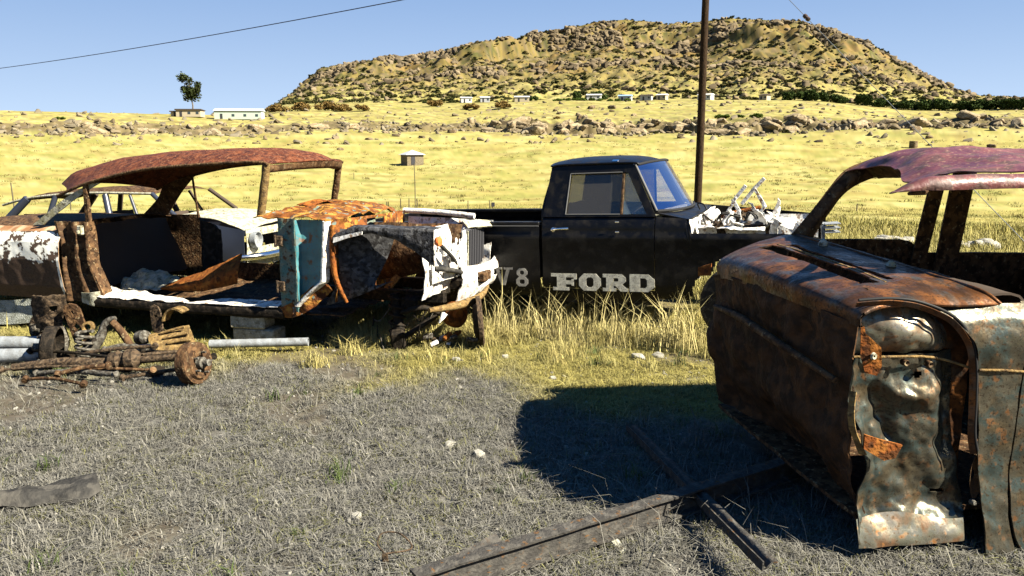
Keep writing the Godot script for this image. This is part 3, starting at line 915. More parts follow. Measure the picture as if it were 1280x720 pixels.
# a flat band between an outer and an inner outline, raised by depth: letters with holes
func band(m: MB, outer: Array, inner: Array, at: Vector3, depth: float) -> void:
	var n := outer.size()
	var w := func(p, z): return at + Vector3(p.x, p.y, z)
	for k in n:
		var a: Vector2 = outer[k]
		var b: Vector2 = outer[(k + 1) % n]
		var c: Vector2 = inner[(k + 1) % n]
		var d: Vector2 = inner[k]
		m.quad(w.call(a, depth), w.call(b, depth), w.call(c, depth), w.call(d, depth), Vector3.BACK)
		var o := Vector3(b.y - a.y, a.x - b.x, 0)
		m.quad(w.call(a, 0), w.call(b, 0), w.call(b, depth), w.call(a, depth), o)
		m.quad(w.call(d, 0), w.call(c, 0), w.call(c, depth), w.call(d, depth), -o)

func oct(x0: float, y0: float, x1: float, y1: float, c: float) -> Array:
	return [Vector2(x0 + c, y0), Vector2(x1 - c, y0), Vector2(x1, y0 + c), Vector2(x1, y1 - c), Vector2(x1 - c, y1), Vector2(x0 + c, y1), Vector2(x0, y1 - c), Vector2(x0, y0 + c)]

func disc_on(axis: Vector3, at: Vector3) -> Transform3D:
	return Transform3D(Basis(Quaternion(Vector3.UP, axis.normalized())), at)

func brake_drum(parent: Node, at: Vector3, axis: Vector3, r: float, mat: String) -> void:
	var x := disc_on(axis, at)
	var m := MB.new()
	lathe(m, [[0.0, 0.02], [r * 0.30, 0.02], [r * 0.36, 0.045], [r * 0.72, 0.05], [r * 0.80, 0.03], [r * 0.98, 0.028], [r, 0.015], [r, -0.05], [r * 0.94, -0.06], [r * 0.90, -0.06], [r * 0.88, 0.0], [0.0, 0.0]], x, 30)
	part("drum", m, M[mat], parent)
	m = MB.new()
	lathe(m, [[r * 0.30, 0.02], [r * 0.28, 0.07], [r * 0.18, 0.08], [r * 0.17, 0.12], [0, 0.125]], x, 16)
	part("hub", m, M.iron_grey, parent)
	for k in 5:
		m = MB.new()
		var a := TAU * k / 5
		tube(m, [x * Vector3(cos(a) * r * 0.5, 0.045, sin(a) * r * 0.5), x * Vector3(cos(a) * r * 0.5, 0.085, sin(a) * r * 0.5)], 0.008, 6)
		part("stud", m, M.iron_grey, parent)

func build_sedan() -> void:
	var car := thing("rusted_sedan", "doorless rusted sedan shell with brown roof and teal cowl, propped on blocks", "car wreck", Vector3(-2.2604, 0, -6.6653), Vector3(0, deg_to_rad(-16), 0))
	var m := MB.new()
	var drip := [[-1.95, 1.235], [-1.6, 1.358], [-1.03, 1.475], [-0.42, 1.526], [0.123, 1.549], [0.24, 1.525]]
	var crown := [[-2.62, 1.27], [-2.38, 1.425], [-1.78, 1.561], [-1.18, 1.623], [-0.35, 1.655], [0.0, 1.652], [0.27, 1.605], [0.42, 1.545]]
	sheet(m, func(u: float, v: float):
		var w := 1.0 - pow(absf(2.0 * v - 1.0), 2.3)
		var w2 := pow(sin(v * PI), 2.2)
		var xd := lerpf(-1.95, 0.24, u)
		var xc := lerpf(-2.46, 0.40, u)
		return Vector3(lerpf(xd, xc, w2), lerpf(tab(drip, xd), tab(crown, lerpf(-2.55, 0.42, u)), w), lerpf(-0.08, -1.36, v)), 44, 28, 0.006, 0.012, 2.2)
	part("roof", m, M.rust_roof, car)
	m = MB.new()
	var rail := []
	for d in drip: rail.append(Vector3(d[0], d[1] - 0.012, -0.075))
	hose(m, rail, 0.014, 8, 5)
	part("drip_rail", m, M.rust_brown, car)
	m = MB.new()
	for d in rail.size(): rail[d] = Vector3(rail[d].x, rail[d].y, -1.365)
	hose(m, rail, 0.014, 8, 5)
	part("drip_rail", m, M.rust_brown, car)
	# header over the windscreen
	m = MB.new()
	patch(m, [[Vector3(0.24, 1.515, -0.10), Vector3(0.37, 1.53, -0.45), Vector3(0.38, 1.535, -0.95), Vector3(0.24, 1.515, -1.34)], [Vector3(0.23, 1.455, -0.09), Vector3(0.34, 1.475, -0.45), Vector3(0.35, 1.475, -0.95), Vector3(0.23, 1.455, -1.35)], [Vector3(0.16, 1.45, -0.12), Vector3(0.26, 1.47, -0.45), Vector3(0.27, 1.47, -0.95), Vector3(0.16, 1.45, -1.32)]], 6, 16, 0.006)
	part("windscreen_header", m, M.rust_brown, car)
	# windscreen pillars: worn, pale on the outer face
	for z in [-0.09, -1.34]:
		m = MB.new()
		var s := 1.0 if z > -1.0 else -1.0
		sheet(m, func(u: float, v: float):
			var y := lerpf(1.09, 1.53, u)
			var x := lerpf(0.135, 0.215, u)
			var a := v * TAU
			return Vector3(x + cos(a) * 0.036, y, z + s * 0.02 * (1.0 - u) * 0 + sin(a) * 0.028), 10, 10, 0.0, 0.006, 9.0)
		part("windscreen_pillar", m, M.rust_ochre if z > -1.0 else M.rust_brown, car)
	# rear pillars and post
	m = MB.new()
	patch(m, [[Vector3(-1.50, 1.345, -0.105), Vector3(-1.77, 1.20, -0.09), Vector3(-2.14, 0.96, -0.07)], [Vector3(-1.58, 1.345, -0.095), Vector3(-1.86, 1.21, -0.075), Vector3(-2.24, 0.96, -0.055)]], 4, 12, 0.02, 0.006, 6.0)
	part("rear_pillar", m, M.sheet_dirty, car, "pale strip of old paint on the rear pillar")
	m = MB.new()
	patch(m, [[Vector3(-1.42, 1.40, -1.355), Vector3(-1.70, 1.19, -1.44), Vector3(-1.98, 0.93, -1.53)], [Vector3(-1.86, 1.27, -1.355), Vector3(-2.02, 1.11, -1.44), Vector3(-2.30, 0.93, -1.53)]], 5, 12, 0.02)
	part("rear_pillar", m, M.rust_brown, car)
	m = MB.new()
	box(m, Vector3(-1.64, 1.13, -0.09), Vector3(0.05, 0.42, 0.04), 0.008)
	part("door_post", m, M.rust_brown, car)
	m = MB.new()
	tube(m, [Vector3(-1.555, 0.92, -1.5), Vector3(-1.50, 1.39, -1.365)], 0.012, 6)
	part("door_post", m, M.rust_brown, car)
	# rear quarter, flaking white over brown
	m = MB.new()
	var prof := [[0.0, -0.05], [0.18, 0.0], [0.55, 0.035], [0.80, 0.02], [0.93, -0.03], [1.0, -0.13]]
	var flake := FastNoiseLite.new()
	flake.seed = 31
	flake.frequency = 3.4
	flake.fractal_octaves = 4
	sheet(m, func(u: float, v: float):
		var x := lerpf(-3.95, -1.90, u)
		var y := lerpf(0.28, 0.955, v) - 0.05 * (1.0 - u) * v
		return Vector3(x, y, tab(prof, v)), 260, 96, 0.005, 0.014, 2.4, 0.0,
		func(u: float, v: float):
			var x := lerpf(-3.95, -1.90, u)
			return Vector2(x + 3.15, (lerpf(0.28, 0.955, v) - 0.22) * 1.0).length() < 0.36,
		func(p: Vector3, u: float, v: float):
			var f := flake.get_noise_3d(p.x * 2.2, p.y * 2.2, 0.0) + 0.55 * flake.get_noise_3d(p.x * 7.0, p.y * 7.0, 4.0)
			var lim := tab([[0.0, 1.0], [0.42, 0.9], [0.52, 0.25], [0.58, -0.12], [0.9, -0.28], [0.96, 0.25], [1.0, 0.9]], v)
			if u > 0.985: lim = -0.25
			var c := Color(0.62, 0.62, 0.58) * (0.92 + 0.25 * flake.get_noise_3d(p.x * 22.0, p.y * 22.0, 9.0))
			if f < lim: c = Color(0.058, 0.040, 0.031) * (1.0 + 0.7 * flake.get_noise_3d(p.x * 15.0, p.y * 40.0, 2.0))
			if v > 0.93: c = Color(0.17, 0.085, 0.04).lerp(Color(0.30, 0.24, 0.16), clampf(f + 0.3, 0, 1))
			return c)
	part("rear_quarter", m, M.flaked, car, "rear quarter panel with white paint flaking off dark brown metal")
	m = MB.new()
	patch(m, [[Vector3(-1.92, 0.955, -0.13), Vector3(-3.0, 0.91, -0.13), Vector3(-3.95, 0.86, -0.15)], [Vector3(-1.98, 0.975, -0.4), Vector3(-3.0, 0.97, -0.5), Vector3(-4.05, 0.88, -0.5)], [Vector3(-1.98, 0.975, -1.2), Vector3(-3.0, 0.97, -1.1), Vector3(-4.05, 0.88, -1.1)], [Vector3(-1.92, 0.94, -1.52), Vector3(-3.0, 0.91, -1.52), Vector3(-3.95, 0.86, -1.5)]], 14, 20, 0.006, 0.012, 3.0, 0.0)
	part("rear_deck", m, M.rust_brown, car)
	m = MB.new()
	sheet(m, func(u: float, v: float): return Vector3(lerpf(-3.95, -1.47, u), lerpf(0.28, 0.955 - 0.05 * (1 - u), v), -1.54 - 0.03 * sin(v * PI)), 24, 8, 0.006, 0.01, 3.0, 5.0, func(u: float, v: float): return u > 0.965 - 0.02 * v and v > 0.9)
	part("far_quarter", m, M.rust_brown, car)
	m = MB.new()
	sheet(m, func(u: float, v: float): return Vector3(-3.97 - 0.05 * sin(u * PI), lerpf(0.3, 0.87, v), lerpf(-0.1, -1.5, u)), 12, 6, 0.006)
	part("tail_panel", m, M.rust_brown, car)
	# lock pillar with its pressed ridges
	m = MB.new()
	var wob := [[0.0, 0.0], [0.10, 0.03], [0.16, 0.03], [0.24, -0.02], [0.44, -0.035], [0.52, 0.012], [0.62, 0.012], [0.70, -0.03], [0.88, -0.03], [0.94, 0.012], [1.0, 0.0]]
	sheet(m, func(u: float, v: float):
		var y := lerpf(0.27, 1.0, v)
		var x0 := lerpf(-1.96, -1.93, v) - (0.05 * smoothstep(0.75, 1.0, v))
		var x1 := lerpf(-1.50, -1.625, smoothstep(0.0, 0.55, v))
		return Vector3(lerpf(x0, x1, u), y, -0.04 + tab(wob, u) * (1.0 - 0.4 * absf(v - 0.6))), 40, 28, 0.006, 0.012, 6.0, 3.0)
	part("lock_pillar", m, M.rust_brown, car)
	m = MB.new()
	sheet(m, func(u: float, v: float): return Vector3(lerpf(-1.50, -1.625, smoothstep(0.0, 0.55, v)), lerpf(0.27, 1.0, v), lerpf(-0.04, -0.16, u)), 5, 14, 0.005, 0.01, 7.0, 9.0)
	part("pillar_return", m, M.rust_brown, car)
	m = MB.new()
	box(m, Vector3(-1.655, 0.93, 0.0), Vector3(0.055, 0.085, 0.035), 0.012)
	box(m, Vector3(-1.655, 0.915, 0.025), Vector3(0.02, 0.03, 0.03), 0.005)
	part("striker_plate", m, M.sheet_dirty, car)
	m = MB.new()
	patch(m, [[Vector3(-1.72, 0.27, -0.02), Vector3(-1.60, 0.25, 0.0), Vector3(-1.52, 0.24, -0.03)], [Vector3(-1.72, 0.36, -0.02), Vector3(-1.60, 0.37, 0.01), Vector3(-1.53, 0.38, -0.03)]], 5, 6, 0.008, 0.01, 9.0)
	part("pillar_patch", m, M.sheet_dirty, car)
	# floor, sill, tread plates
	m = MB.new()
	sheet(m, func(u: float, v: float): return Vector3(lerpf(-2.2, 0.85, u), 0.275 + 0.01 * sin(v * 40.0), lerpf(-0.12, -1.5, v)), 20, 40, 0.01, 0.03, 3.0)
	part("floor_pan", m, M.rust_brown, car)
	m = MB.new()
	sheet(m, func(u: float, v: float): return Vector3(lerpf(-1.62, 0.36, u), tab([[0, 0.225], [0.3, 0.235], [0.8, 0.30], [1, 0.325]], v), tab([[0, -0.06], [0.3, 0.0], [0.8, 0.005], [1, -0.02]], v)), 30, 8, 0.008, 0.010, 5.0)
	part("sill", m, M.grease, car)
	m = MB.new()
	sheet(m, func(u: float, v: float):
		var x := lerpf(-1.60, -0.62, u)
		return Vector3(x, 0.332 + 0.055 * v * (1.0 - u), lerpf(-0.005, -0.22 + 0.12 * u + 0.03 * sin(x * 17.0), v)), 26, 8, 0.006, 0.02, 6.0)
	part("tread_plate", m, M.white_chip, car)
	m = MB.new()
	sheet(m, func(u: float, v: float):
		var x := lerpf(-0.60, 0.30, u)
		return Vector3(x, 0.332 + 0.03 * v * smoothstep(0.0, 0.4, u), lerpf(-0.005, -0.05 - 0.09 * smoothstep(0.0, 0.4, u), v)), 26, 6, 0.006, 0.012, 7.0, 4.0)
	part("tread_plate", m, M.white_chip, car)
	m = MB.new()
	sheet(m, func(u: float, v: float): return Vector3(lerpf(-1.5, 0.36, u), lerpf(0.25, 0.46, v), -1.5), 20, 4, 0.01, 0.03, 4.0)
	part("far_sill", m, M.rust_brown, car)
	# seat remains
	m = MB.new()
	patch(m, [[Vector3(-1.75, 0.35, -0.35), Vector3(-1.75, 0.35, -0.9), Vector3(-1.75, 0.35, -1.45)], [Vector3(-1.86, 0.62, -0.35), Vector3(-1.84, 0.64, -0.9), Vector3(-1.86, 0.62, -1.45)], [Vector3(-1.98, 0.90, -0.4), Vector3(-1.96, 0.93, -0.9), Vector3(-1.98, 0.90, -1.45)]], 10, 14, 0.05, 0.03, 4.0)
	part("seat_back", m, M.seat_vinyl, car)
	m = MB.new()
	sheet(m, func(u: float, v: float): return Vector3(lerpf(-1.50, -1.24, u) , lerpf(0.34, 0.93 - 0.12 * u, v), -1.44 + 0.02 * sin(u * 9.0)), 12, 12, 0.02, 0.02, 5.0)
	part("inner_trim", m, M.rubber_old, car)
	# cowl, firewall
	m = MB.new()
	patch(m, [[Vector3(0.10, 1.095, -0.02), Vector3(0.20, 1.145, -0.5), Vector3(0.20, 1.155, -1.0), Vector3(0.10, 1.135, -1.5)], [Vector3(0.34, 1.095, 0.0), Vector3(0.42, 1.15, -0.5), Vector3(0.42, 1.16, -1.0), Vector3(0.34, 1.12, -1.52)], [Vector3(0.62, 1.095, 0.0), Vector3(0.66, 1.14, -0.5), Vector3(0.66, 1.14, -1.0), Vector3(0.62, 1.09, -1.52)], [Vector3(0.82, 1.06, -0.03), Vector3(0.86, 1.10, -0.5), Vector3(0.86, 1.09, -1.0), Vector3(0.80, 1.03, -1.5)]], 26, 34, 0.006, 0.035, 4.5)
	part("cowl_top", m, M.rust_cowl, car)
	m = MB.new()
	patch(m, [[Vector3(0.20, 1.16, -0.55), Vector3(0.30, 1.20, -0.75), Vector3(0.24, 1.16, -0.95)], [Vector3(0.34, 1.15, -0.55), Vector3(0.38, 1.185, -0.75), Vector3(0.34, 1.15, -0.95)]], 8, 8, 0.006, 0.01, 8.0)
	part("wiper_cover", m, M.rust_orange, car)
	m = MB.new()
	sheet(m, func(u: float, v: float):
		var y := lerpf(0.40, 1.075, v) - 0.02 * u * v
		return Vector3(0.83 + 0.04 * sin(u * PI) + 0.03 * sin(v * 5.0) * 0.4, y, lerpf(-0.05, -1.48, u)), 46, 30, 0.006, 0.035, 4.0, 2.0,
		func(u: float, v: float): return Vector2((u - 0.50) * 1.43 / 0.17, (v - 0.86) * 0.675 / 0.15).length() < 1.0 and v < 0.97)
	part("firewall", m, M.rust_cowl, car)
	m = MB.new()
	box(m, Vector3(0.74, 0.94, -0.77), Vector3(0.04, 0.34, 0.42), 0.02)
	part("heater_plate", m, M.teal_worn, car)
	# hinge pillar and teal cowl side
	var right := [[0.33, 0.52], [0.44, 0.62], [0.58, 0.79], [1.09, 0.83]]
	m = MB.new()
	sheet(m, func(u: float, v: float):
		var y := lerpf(0.31, 1.085, v)
		return Vector3(lerpf(0.315, 0.515, u), y, tab([[0, -0.10], [0.12, -0.01], [0.25, 0.0], [0.8, 0.0], [0.9, 0.022], [1.0, 0.022]], u)), 24, 30, 0.006, 0.010, 5.0)
	part("hinge_pillar", m, M.teal_worn, car)
	m = MB.new()
	sheet(m, func(u: float, v: float):
		var y := lerpf(0.34, 1.075, v)
		return Vector3(lerpf(0.515, tab(right, y) - 0.07, u), y, tab([[0, 0.016], [0.10, -0.03], [0.3, -0.045], [0.8, -0.035], [1.0, -0.02]], u)), 20, 30, 0.006, 0.012, 4.0, 6.0)
	part("cowl_side", m, M.teal_deep, car, "smooth deep teal cowl side panel")
	m = MB.new()
	sheet(m, func(u: float, v: float):
		var y := lerpf(0.36, 1.07, v)
		var x := tab(right, y)
		return Vector3(lerpf(x - 0.075, x - 0.005, u), y, tab([[0, -0.022], [0.3, 0.03], [0.6, 0.03], [1.0, -0.03]], u)), 10, 30, 0.006, 0.014, 8.0)
	part("fender_flange", m, M.white_chip, car)
	m = MB.new()
	hose(m, [Vector3(0.84, 1.04, -0.02), Vector3(0.835, 0.8, -0.01), Vector3(0.85, 0.6, -0.02), Vector3(0.92, 0.4, -0.06)], [0.022, 0.026, 0.022, 0.014], 7, 6)
	part("fender_stay", m, M.rust_orange, car)
	m = MB.new()
	patch(m, [[Vector3(0.30, 0.335, -0.02), Vector3(0.42, 0.37, 0.01), Vector3(0.56, 0.47, -0.02), Vector3(0.70, 0.60, -0.05)], [Vector3(0.30, 0.25, -0.03), Vector3(0.45, 0.26, 0.01), Vector3(0.62, 0.34, 0.0), Vector3(0.80, 0.50, -0.05)]], 8, 18, 0.012, 0.03, 7.0)
	part("cowl_foot", m, M.rust_cowl, car)
	# front wing left over, inner wing
	m = MB.new()
	var wtop := [[0.84, 0.965], [1.02, 1.03], [1.72, 1.03]]
	var warch := [[0.84, 0.855], [0.98, 0.955], [1.2, 0.985], [1.4, 0.935], [1.58, 0.84], [1.72, 0.74]]
	sheet(m, func(u: float, v: float):
		var x := lerpf(0.84, 1.72, u)
		if v > 0.75:
			return Vector3(x, tab(wtop, x) + 0.008, -0.01 - 0.16 * (v - 0.75) * 4.0)
		return Vector3(x, lerpf(tab(warch, x), tab(wtop, x), v / 0.75), 0.012 * sin(v * 4.0)), 40, 16, 0.006, 0.016, 4.0)
	part("front_wing", m, M.burnt_grey, car, "scorched grey remains of the front wing")
	m = MB.new()
	patch(m, [[Vector3(0.86, 0.94, 0.014), Vector3(1.0, 0.975, 0.018), Vector3(1.12, 1.0, 0.02)], [Vector3(0.86, 0.90, 0.02), Vector3(1.0, 0.945, 0.024), Vector3(1.12, 0.975, 0.022)]], 4, 8, 0.006, 0.01, 12.0)
	part("paint_remnant", m, M.white_chip, car)
	m = MB.new()
	sheet(m, func(u: float, v: float):
		var x := lerpf(0.84, 1.68, u)
		return Vector3(x, lerpf(0.46 + 0.18 * u, 1.0, v), -0.78 + 0.1 * sin(v * PI)), 20, 12, 0.006, 0.03, 3.0)
	part("inner_wing", m, M.rust_brown, car)
	m = MB.new()
	patch(m, [[Vector3(0.86, 1.0, -0.10), Vector3(1.05, 1.0, -0.20), Vector3(1.30, 1.0, -0.26)], [Vector3(0.86, 0.82, -0.06), Vector3(1.0, 0.80, -0.15), Vector3(1.22, 0.76, -0.22)], [Vector3(0.85, 0.60, -0.06), Vector3(1.0, 0.58, -0.10), Vector3(1.14, 0.54, -0.14)], [Vector3(0.72, 0.36, -0.07), Vector3(0.98, 0.44, -0.10), Vector3(1.30, 0.58, -0.14)]], 14, 14, 0.006, 0.02, 5.0)
	part("splash_and_sun_shield", m, M.burnt_grey, car)  # grey splash panel; upper part added, dark sheet hiding the sunlit firewall
	for z in [-0.5, -1.15]:
		m = MB.new()
		box(m, Vector3(1.02, 0.40, z), Vector3(1.2, 0.10, 0.07), 0.01)
		part("chassis_rail", m, M.grease, car)
	m = MB.new()
	box(m, Vector3(1.35, 0.36, -0.82), Vector3(0.16, 0.10, 1.0), 0.02)
	part("crossmember", m, M.grease, car)
	# front: white inner panels, radiator, valance
	m = MB.new()
	sheet(m, func(u: float, v: float): return Vector3(lerpf(0.88, 1.74, u), lerpf(0.52, 1.0 - 0.02 * u, v), -1.36 - 0.10 * v), 26, 14, 0.006, 0.035, 4.0, 8.0)
	part("far_inner_wing", m, M.white_chip, car)
	m = MB.new()
	hose(m, [Vector3(0.84, 1.055, -1.44), Vector3(1.2, 1.045, -1.44), Vector3(1.58, 1.02, -1.40)], 0.026, 8, 5)
	part("wing_rail", m, M.white_chip, car)
	m = MB.new()
	patch(m, [[Vector3(1.60, 1.01, -1.0), Vector3(1.70, 0.985, -1.4), Vector3(1.74, 0.925, -1.72)], [Vector3(1.66, 0.95, -1.0), Vector3(1.75, 0.93, -1.4), Vector3(1.78, 0.875, -1.72)]], 4, 12, 0.02, 0.012, 6.0)
	part("lock_bar", m, M.sheet_dirty, car)
	m = MB.new()
	sheet(m, func(u: float, v: float):
		return Vector3(1.70 - 0.03 * cos(u * 3.0), lerpf(0.58, 0.98, v), lerpf(-0.10, -0.72, u)), 26, 18, 0.006, 0.03, 5.0, 1.0,
		func(u: float, v: float): return Vector2((u - 0.30) * 0.62, (v - 0.42) * 0.4).length() < 0.115 or dent.get_noise_2d(u * 5.0 + 3.0, v * 5.0) > 0.16 + 0.5 * absf(v - 0.8) or v > 0.9 - 0.25 * u + 0.2 * dent.get_noise_2d(u * 9.0, 4.0))
	part("headlamp_panel", m, M.white_chip, car)
	m = MB.new()
	box(m, Vector3(1.60, 0.74, -0.55), Vector3(0.05, 0.30, 0.22), 0.01, Vector3(0, 0.3, 0.1))
	part("battery_tray", m, M.white_chip, car)
	m = MB.new()
	lathe(m, [[0, 0.02], [0.035, 0.015], [0.04, 0], [0.035, -0.02], [0, -0.02]], disc_on(Vector3(1, 0, 0.2), Vector3(1.735, 0.93, -0.06)), 14)
	part("side_lamp", m, M.orange_lamp, car)
	var rad := put("radiator", null, null, car)
	m = MB.new()
	box(m, Vector3(1.63, 0.76, -1.12), Vector3(0.05, 0.36, 0.62), 0.008)
	rad.mesh = m.mesh()
	rad.material_override = M.radiator_grey
	for k in 12:
		m = MB.new()
		box(m, Vector3(1.665, 0.76, -0.85 - k * 0.049), Vector3(0.02, 0.33, 0.012), 0.002)
		part("fin", m, M.radiator_grey if k != 2 else M.sheet_dirty, rad)
	for z in [-0.77, -1.50]:
		m = MB.new()
		sheet(m, func(u: float, v: float): return Vector3(1.69 + 0.02 * sin(u * PI), lerpf(0.55, 0.95, v), z - 0.05 + 0.1 * u), 6, 14, 0.008, 0.02, 8.0)
		part("radiator_support", m, M.white_chip, car)
	m = MB.new()
	sheet(m, func(u: float, v: float):
		var z := lerpf(-0.60, -1.76, u)
		var y := lerpf(0.335 + 0.07 * u, 0.655 + 0.045 * u - 0.05 * sin(u * PI), v)
		return Vector3(1.72 + 0.075 * sin(u * PI) + 0.035 * sin(v * PI) - 0.04 * (1.0 - v), y, z), 46, 26, 0.008, 0.03, 4.5, 0.0,
		func(u: float, v: float): return (absf(u - 0.76) < 0.17 and absf(v - 0.45 + (u - 0.76) * 0.35) < 0.13) or Vector2((u - 0.34) * 1.2 / 0.13, (v - 0.52) / 0.16).length() < 1.0)
	part("front_valance", m, M.white_chip, car, "bright white front valance with a dark slot")
	m = MB.new()
	box(m, Vector3(1.79, 0.52, -1.0), Vector3(0.10, 0.085, 0.20), 0.01)
	part("bumper_mount", m, M.rust_brown, car)
	m = MB.new()
	box(m, Vector3(1.80, 0.66, -1.80), Vector3(0.05, 0.06, 0.09), 0.008)
	part("bumper_mount", m, M.rust_iron, car)
	m = MB.new()
	sheet(m, func(u: float, v: float): return Vector3(1.79 + 0.01 * sin(v * 9.0), lerpf(0.50, 0.88, v), lerpf(-1.68, -1.76, u)), 4, 16, 0.008, 0.02, 9.0)
	part("headlamp_edge", m, M.white_chip, car)
	m = MB.new()
	hose(m, [Vector3(1.70, 0.88, -0.20), Vector3(1.73, 0.78, -0.35), Vector3(1.70, 0.68, -0.55), Vector3(1.72, 0.58, -0.48)], 0.016, 7, 8)
	hose(m, [Vector3(1.66, 0.70, -0.15), Vector3(1.74, 0.66, -0.35), Vector3(1.72, 0.60, -0.62)], 0.022, 7, 8)
	part("hose", m, M.rubber_old, car)
	m = MB.new()
	patch(m, [[Vector3(1.35, 0.98, -0.7), Vector3(1.6, 0.94, -0.75)], [Vector3(1.40, 0.88, -1.1), Vector3(1.62, 0.84, -1.1)]], 10, 10, 0.01, 0.05, 6.0)
	part("engine_shroud", m, M.rust_orange, car)
	m = MB.new()
	sheet(m, func(u: float, v: float): return Vector3(1.60 + 0.03 * sin(v * 4.0), lerpf(0.46, 1.01, v), lerpf(-0.01, -0.70, u)), 20, 14, 0.006, 0.03, 4.0, 12.0)
	part("added_sun_baffle", m, M.white_chip, car)  # added sheet, put in to keep sun out of the wheel arch
	for y in [0.52, 0.90]:
		m = MB.new()
		box(m, Vector3(0.365, y, 0.018), Vector3(0.06, 0.085, 0.03), 0.006)
		tube(m, [Vector3(0.335, y - 0.05, 0.03), Vector3(0.335, y + 0.05, 0.03)], 0.012, 8)
		part("door_hinge", m, M.rust_iron, car)
	for y in [0.40, 0.66, 0.78, 1.02]:
		m = MB.new()
		lathe(m, [[0, 0.010], [0.008, 0.009], [0.011, 0.0]], disc_on(Vector3(0, 0, 1), Vector3(0.46, y, 0.0)), 8)
		part("bolt", m, M.rust_iron, car)
	# what hangs below the front
	m = MB.new()
	hose(m, [Vector3(1.62, 0.36, -0.12), Vector3(1.78, 0.36, -0.4), Vector3(1.85, 0.38, -0.75), Vector3(1.84, 0.43, -1.0)], [0.02, 0.035, 0.03, 0.012], 7, 8)
	part("bumper_arm", m, M.rust_ochre, car)
	m = MB.new()
	lathe(m, [[0, 0.05], [0.04, 0.05], [0.06, 0.03], [0.09, 0.035], [0.115, 0.0], [0.11, -0.06], [0.05, -0.08], [0, -0.08]], disc_on(Vector3(0.8, 0.1, 0.6), Vector3(1.70, 0.245, -0.55)), 22)
	part("pulley", m, M.rust_orange, car)
	m = MB.new()
	patch(m, [[Vector3(1.70, 0.34, -0.22), Vector3(1.72, 0.30, -0.28)], [Vector3(1.68, 0.24, -0.20), Vector3(1.70, 0.27, -0.26)]], 6, 6, 0.01, 0.01, 9.0)
	part("bracket", m, M.white_chip, car)
	m = MB.new()
	coil(m, Vector3(1.26, 0.10, -0.30), 0.065, 0.011, 5.5, 0.40, Vector3(-0.05, 1, -0.1))
	part("coil_spring", m, M.grease, car)
	m = MB.new()
	hose(m, [Vector3(1.22, 0.42, -0.36), Vector3(1.27, 0.20, -0.30), Vector3(1.30, 0.02, -0.26)], [0.05, 0.045, 0.05], 9, 5)
	box(m, Vector3(1.30, 0.06, -0.22), Vector3(0.12, 0.20, 0.10), 0.02, Vector3(0.2, 0.3, 0.1))
	part("kingpin", m, M.grease, car)
	m = MB.new()
	hose(m, [Vector3(1.30, 0.06, -0.20), Vector3(1.44, 0.16, -0.28), Vector3(1.58, 0.27, -0.38)], [0.03, 0.025, 0.03], 7, 5)
	hose(m, [Vector3(1.32, 0.30, -0.25), Vector3(1.50, 0.34, -0.3), Vector3(1.62, 0.27, -0.4)], [0.02, 0.025, 0.02], 7, 5)
	part("control_arm", m, M.grease, car)
	var r := RandomNumberGenerator.new()
	r.seed = 17
	for k in 14:
		m = MB.new()
		var p := Vector3(r.randf_range(1.0, 1.65), r.randf_range(0.08, 0.45), r.randf_range(-0.5, -0.15))
		var q := p + Vector3(r.randf_range(-0.2, 0.2), r.randf_range(-0.2, 0.12), r.randf_range(-0.1, 0.1))
		hose(m, [p, p.lerp(q, 0.5) + Vector3(0, -0.06, 0.03), q], 0.005, 5, 6)
		part("loose_wire", m, M.grease if k % 3 else M.iron_grey, car)
	m = MB.new()
	patch(m, [[Vector3(0.98, 0.40, -0.55), Vector3(1.16, 0.58, -0.5)], [Vector3(1.03, 0.36, -0.50), Vector3(1.23, 0.56, -0.46)]], 4, 8, 0.015, 0.02, 8.0)
	part("tie_plate", m, M.rust_ochre, car)
	# loose things lying in the door opening: things of their own
	var o: Node3D
	m = MB.new()
	patch(m, [[Vector3(-1.05, 0.42, -0.34), Vector3(-0.65, 0.56, -0.36), Vector3(-0.30, 0.72, -0.42)], [Vector3(-1.07, 0.39, -0.26), Vector3(-0.62, 0.48, -0.20), Vector3(-0.22, 0.62, -0.24)], [Vector3(-1.05, 0.36, -0.30), Vector3(-0.62, 0.39, -0.22), Vector3(-0.25, 0.47, -0.26)]], 14, 22, 0.006, 0.018, 5.0)
	tube(m, [Vector3(-0.6, 0.475, -0.22), Vector3(-0.598, 0.478, -0.19)], 0.018, 12)
	o = part("rusty_panel", m, M.rust_orange, self)
	o.name = numbered("rusty_panel")
	o.transform = car.transform
	meta(o, "pointed orange-rust wing panel lying in the sedan's door opening", "car part")
	m = MB.new()
	patch(m, [[Vector3(-1.56, 0.47, -0.45), Vector3(-1.35, 0.53, -0.5), Vector3(-1.05, 0.44, -0.5)], [Vector3(-1.58, 0.42, -0.36), Vector3(-1.32, 0.46, -0.36), Vector3(-1.0, 0.40, -0.38)], [Vector3(-1.56, 0.35, -0.27), Vector3(-1.34, 0.36, -0.25), Vector3(-1.08, 0.37, -0.27)]], 18, 24, 0.006, 0.05, 7.0)
	o = part("crumpled_sheet", m, M.sheet_dirty, self)
	o.name = numbered("crumpled_sheet")
	o.transform = car.transform
	meta(o, "crumpled dirty white metal sheet heaped on the sedan's sill", "scrap")
	m = MB.new()
	patch(m, [[Vector3(0.02, 0.78, -1.46), Vector3(0.12, 0.95, -1.47)], [Vector3(0.16, 0.74, -1.46), Vector3(0.18, 0.95, -1.47)]], 4, 6, 0.006, 0.01, 6.0)
	part("far_trim", m, M.teal_bright, car)

